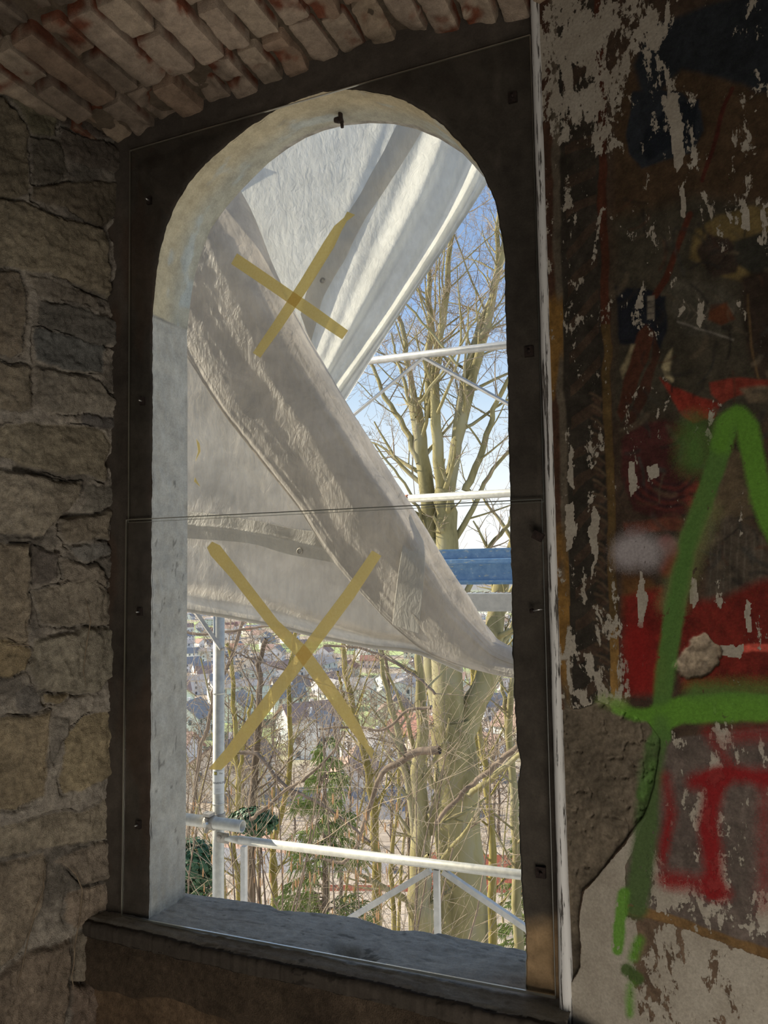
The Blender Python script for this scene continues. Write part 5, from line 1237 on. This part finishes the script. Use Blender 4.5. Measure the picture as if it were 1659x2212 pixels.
traced_tree(38, 10, [(815, 1950), (812, 1800), (800, 1700), (780, 1600), (760, 1520), (745, 1440), (742, 1380)], 22, 10, 'curving mossy tree rising past the end of the curled tape', 'bark2', [([(765, 1540), (740, 1500), (730, 1450)], 10, 5)], dens=.3)
traced_tree(39, 9.5, [(880, 1700), (860, 1600), (845, 1500), (830, 1420), (815, 1380)], 9, 6, 'thin straight stem crossing diagonally below the tarpaulin edge', 'bark3', dens=.3)
traced_tree(40, 13, [(735, 2000), (738, 1900), (735, 1780), (730, 1650), (722, 1560)], 10, 5, 'dark thin stem behind the conifer boughs', 'bark3', dens=.35)
traced_tree(41, 13, [(668, 2000), (664, 1900), (672, 1780), (690, 1700), (700, 1600)], 9, 5, 'twisted thin stem left of the conifer', 'bark3', dens=.35)
traced_tree(42, 14, [(850, 1980), (845, 1850), (860, 1750), (862, 1640)], 12, 6, 'slender stem left of the forked tree', 'bark2', dens=.35)
traced_tree(43, 7, [(405, 1880), (415, 1760), (430, 1640), (452, 1550), (470, 1480), (500, 1420), (525, 1340)], 10, 8, 'dead grey bough leaning behind the upright post', 'bark3', dens=.5, ll=.6)
# fallen and crossing boughs in front of the shrubs
def bough(seed, Y, pts, w0, w1, label, dens=.4, ll=.5, lev=1, bark='bark3'):
    T = Tree(seed); P, R = limb([at(x, y, Y+(d[0] if d else 0)) for x, y, *d in pts], px_r(w0, Y, 700), px_r(w1, Y, 700), 22, .006, T.r); T.wood.tube(P, R, 8, False); T.along(P, R, dens, ll, lev, .1, up=.0, mn=.0015)
    T.build('bough', label, 'branch', P[0], M[bark])
bough(51, 5.0, [(520, 1626), (560, 1632), (590, 1672), (620, 1700), (680, 1730), (740, 1770), (800, 1820)], 9, 5, 'pale bough sloping down to the right from beside the post')
bough(52, 4.8, [(745, 1580), (715, 1630), (660, 1680), (620, 1705), (580, 1740), (540, 1770)], 4, 9, 'grey bough sloping down to the left across the pale one')
bough(53, 6.5, [(700, 1855), (760, 1850), (820, 1680), (860, 1650), (900, 1625), (950, 1620)], 6, 18, 'thick brown broken bough left of the big beech', .8)
bough(54, 6, [(940, 1780), (990, 1720), (1050, 1670), (1115, 1615), (1180, 1560)], 8, 12, 'dark bough crossing in front of the big beech towards the right jamb', .7)
bough(55, 5.2, [(395, 1365), (440, 1370), (480, 1365), (540, 1358), (600, 1350)], 7, 5, 'slim dark bough just under the tarpaulin at left')
bough(56, 5.5, [(490, 1400), (550, 1425), (620, 1450), (700, 1478), (760, 1500)], 4, 3, 'thin arching twiggy bough across the village view', .3)
bough(57, 6, [(700, 1395), (780, 1400), (850, 1430), (910, 1470), (940, 1500)], 5, 6, 'curved dark bough over the green meadow', .4)
bough(58, 6, [(690, 1575), (760, 1570), (830, 1575), (880, 1535), (930, 1530)], 5, 6, 'wavy dark bough ending at the big beech', .35)

# undergrowth: young bare trees standing on the slope
def young(seed, h=5.5, lev=3, kids=5):
    T = Tree(seed); T.grow(np.zeros(3), np.array([.05, .03, 1.0]), h, .045, lev, .10, .75, kids, .0030, .10); return T
protos = []
for k, (lab, bk) in enumerate((('bare brown sapling with fine upright twigs on the wooded slope', 'bark3'), ('bare mossy young tree with spreading twigs on the wooded slope', 'bark2'), ('bare grey young tree with dense twigs on the wooded slope', 'bark'))):
    T = young(70+k, 5.5+k*.8, 3, 7); protos.append(T.build('sapling', lab, 'tree', (0, 0, 0), M[bk], '%s saplings on the wooded slope' % ('brown', 'mossy', 'grey')[k]))
rr = random.Random(5); used = [0, 0, 0]; nplaced = 0; saps = []
for it in range(900):
    px = rr.uniform(330, 1420); d = 17+rr.random()**1.2*75; 
    v = FW*F_PX + RT2*(px-829.5); v /= np.linalg.norm(v[:2]); x, y = CAM[0]+v[0]*d, CAM[1]+v[1]*d; z = float(ground_z(x, y))
    k = rr.randrange(3); s = rr.uniform(.8, 1.35)*(1+d/160)
    if d < 16 and (850 < px < 1110 or 540 < px < 800 or rr.random() < .4): continue
    tp = to_px((x, y, z+6*s)); 
    if tp[1] < 1380+rr.random()*60: continue
    if any(math.hypot(x-q[0], y-q[1]) < 1.6+d*.05 for q in saps): continue
    if any(math.hypot(x-h_.location[0], y-h_.location[1]) < 14 for h_ in near_houses): continue
    saps.append((x, y))
    o = protos[k] if not used[k] else copy_tree(protos[k]); used[k] += 1; nplaced += 1
    o.location = (x, y, z-.05); o.rotation_euler = (rr.uniform(-.08, .08), rr.uniform(-.08, .08), rr.uniform(0, 6.28)); o.scale = (s*.9, s*.9, s)
    if nplaced >= 58: break
# trees among the houses, far below
rr = random.Random(15); fars = []
T = Tree(90); T.grow(np.zeros(3), np.array([0, 0, 1.0]), 9, .16, 3, .10, .85, 6, .035, .08)
f0 = T.build('valley_tree', 'distant bare brown tree between the houses of the village', 'tree', (0, 0, 0), M['bark3'], 'bare trees between the village houses')
n = 0
for it in range(1500):
    p = ray_ground(rr.uniform(330, 1450), 1300+rr.random()**1.1*520)
    if p is None: continue
    d = math.hypot(p[0], p[1])
    if d < 75 or d > 1000: continue
    if any(abs(p[0]-q[0]) < 11 and abs(p[1]-q[1]) < 11 for q in placed_houses): continue
    if any(abs(p[0]-q[0]) < 9 and abs(p[1]-q[1]) < 9 for q in fars): continue
    fars.append(p)
    o = f0 if n == 0 else copy_tree(f0); n += 1; s = rr.uniform(.8, 1.4); o.location = (p[0], p[1], float(ground_z(p[0], p[1]))); o.rotation_euler = (0, 0, rr.uniform(0, 6)); o.scale = (s, s, s)
    if n >= 260: break

# conifer with drooping boughs below the middle of the view
def conifer(px, Y, top_py, w, label, seed):
    r = random.Random(seed); top = at(px, top_py, Y); gz = float(ground_z(top[0], top[1])); H = top[2]-gz
    root = tag(empty('conifer', (top[0], top[1], gz)), label, 'conifer')
    MB().tube([(top[0], top[1], gz-.2), (top[0], top[1], top[2])], [.11, .01], 8).build('trunk', M['bark3'], root, True)
    ndl = MB(); br = MB()
    n = int(H*34)
    for k in range(n):
        t = r.random()**.8; z = gz+H*t; L = w*(1-t)**.75*(.75+.4*r.random())+.12; a = r.uniform(0, 6.28)
        d = np.array([math.cos(a), math.sin(a), .12]); P = [np.array([top[0], top[1], z])]
        for i in range(5): d = d+np.array([0, 0, -.09]); d /= np.linalg.norm(d); P.append(P[-1]+d*L/5)
        br.tube(P, [.012, .010, .008, .006, .004, .003], 3, False); P = np.array(P)
        for i in range(int(L*75)):
            t2 = .15+.85*r.random(); x = t2*5; j = min(int(x), 4); q = P[j]*(1-(x-j))+P[j+1]*(x-j); dd = (P[j+1]-P[j]); dd /= np.linalg.norm(dd)
            e = dd*.7+rnd_perp(dd, r)*.55+np.array([0, 0, -.15]); e /= np.linalg.norm(e); l = .06+.09*r.random()
            ndl.tube([q, q+e*l*.5+np.array([0, 0, -.0]), q+e*l+np.array([0, 0, -.04])], [.007, .008, .003], 3, False)
    br.build('boughs', M['bark3'], root); tag(ndl.build('needles', M['conifer'], root), kind='stuff')
conifer(700, 8.0, 1590, 1.15, 'green conifer with drooping boughs right below the tape crossing', 3)
conifer(1150, 15, 1700, 1.3, 'small green conifer half hidden by the right jamb', 4)

# ivy clumps
def ivy(px, py, Y, R, label, seed, n=900):
    r = random.Random(seed); c = at(px, py, Y); b = MB()
    root = tag(empty('ivy_clump', tuple(c)), label, 'ivy')
    for k in range(n):
        d = np.array([r.gauss(0, 1), r.gauss(0, 1), r.gauss(0, 1)]); d /= np.linalg.norm(d); p = c+d*np.array(R)*(.45+.55*r.random()**.5)
        u = rnd_perp(d, r); w = np.cross(d, u); s = r.uniform(.018, .034); i = len(b.v)
        for a, l in ((0, 1.25), (1.0, .75), (1.9, .95), (3.14, .45), (4.38, .95), (5.28, .75)): b.v.append(p+(u*math.cos(a)+w*math.sin(a))*s*l+d*.004*math.cos(2*a))
        b.f.append((i, i+1, i+2, i+3, i+4, i+5))
    tag(b.build('leaves', M['ivy'], root), kind='stuff')
    st = MB()
    gz = float(ground_z(c[0], c[1]))
    for k in range(7): st.tube([c+np.array([r.uniform(-.1, .1), r.uniform(-.05, .05), -R[2]*.3]), c+np.array([r.uniform(-.2, .2), .1, -1.2]), (c[0]+r.uniform(-.3, .3), c[1]+.1, gz)], [.006, .012, .02], 5)
    st.build('stems', M['bark3'], root)
ivy(548, 1775, 5.0, (.26, .2, .13), 'dark ivy clump behind the open end of the stub tube', 1, 700)
ivy(418, 1880, 4.6, (.30, .2, .30), 'dark ivy clump at the lower left beside the reveal', 2, 1100)

# hazel catkins hanging in the lower left shrubs
def catkins():
    r = random.Random(8); first = None
    b = MB().tube([(0, 0, 0), (.002, 0, -.02), (0, .001, -.045), (.001, 0, -.06)], [.0028, .005, .005, .0028], 6)
    for k in range(150):
        px = r.uniform(410, 860); py = r.uniform(1690, 1990); Y = r.uniform(3.6, 5.2); p = at(px, py, Y)
        if first is None: first = o = b.build('catkin', M['catkin'], None, True); tag(o, 'orange brown hazel catkin dangling among the twigs behind the guard rail', 'catkin', 'hazel catkins behind the guard rail')
        else: o = first.copy(); COL.objects.link(o)
        o.location = p; s = r.uniform(.8, 1.4); o.scale = (s, s, s)
catkins()
def hazel(px, py, Y, seed, label):
    T = Tree(seed); c = at(px, py, Y); gz = float(ground_z(c[0], c[1])); base = np.array([c[0], c[1], gz])
    for k in range(5):
        a = T.r.uniform(0, 6.28); T.grow(base, np.array([.16*math.cos(a), .16*math.sin(a), 1.0]), c[2]-gz+1.0, .016, 3, .05, .7, 6, .0013, .08)
    T.build('hazel_shrub', label, 'shrub', base, M['bark3'])
hazel(470, 1750, 4.4, 1, 'twiggy hazel shrub with catkins around the upright post')
hazel(650, 1820, 4.8, 2, 'twiggy hazel shrub with catkins behind the middle of the guard rail')
hazel(820, 1850, 5.6, 3, 'twiggy hazel shrub in front of the forked tree')
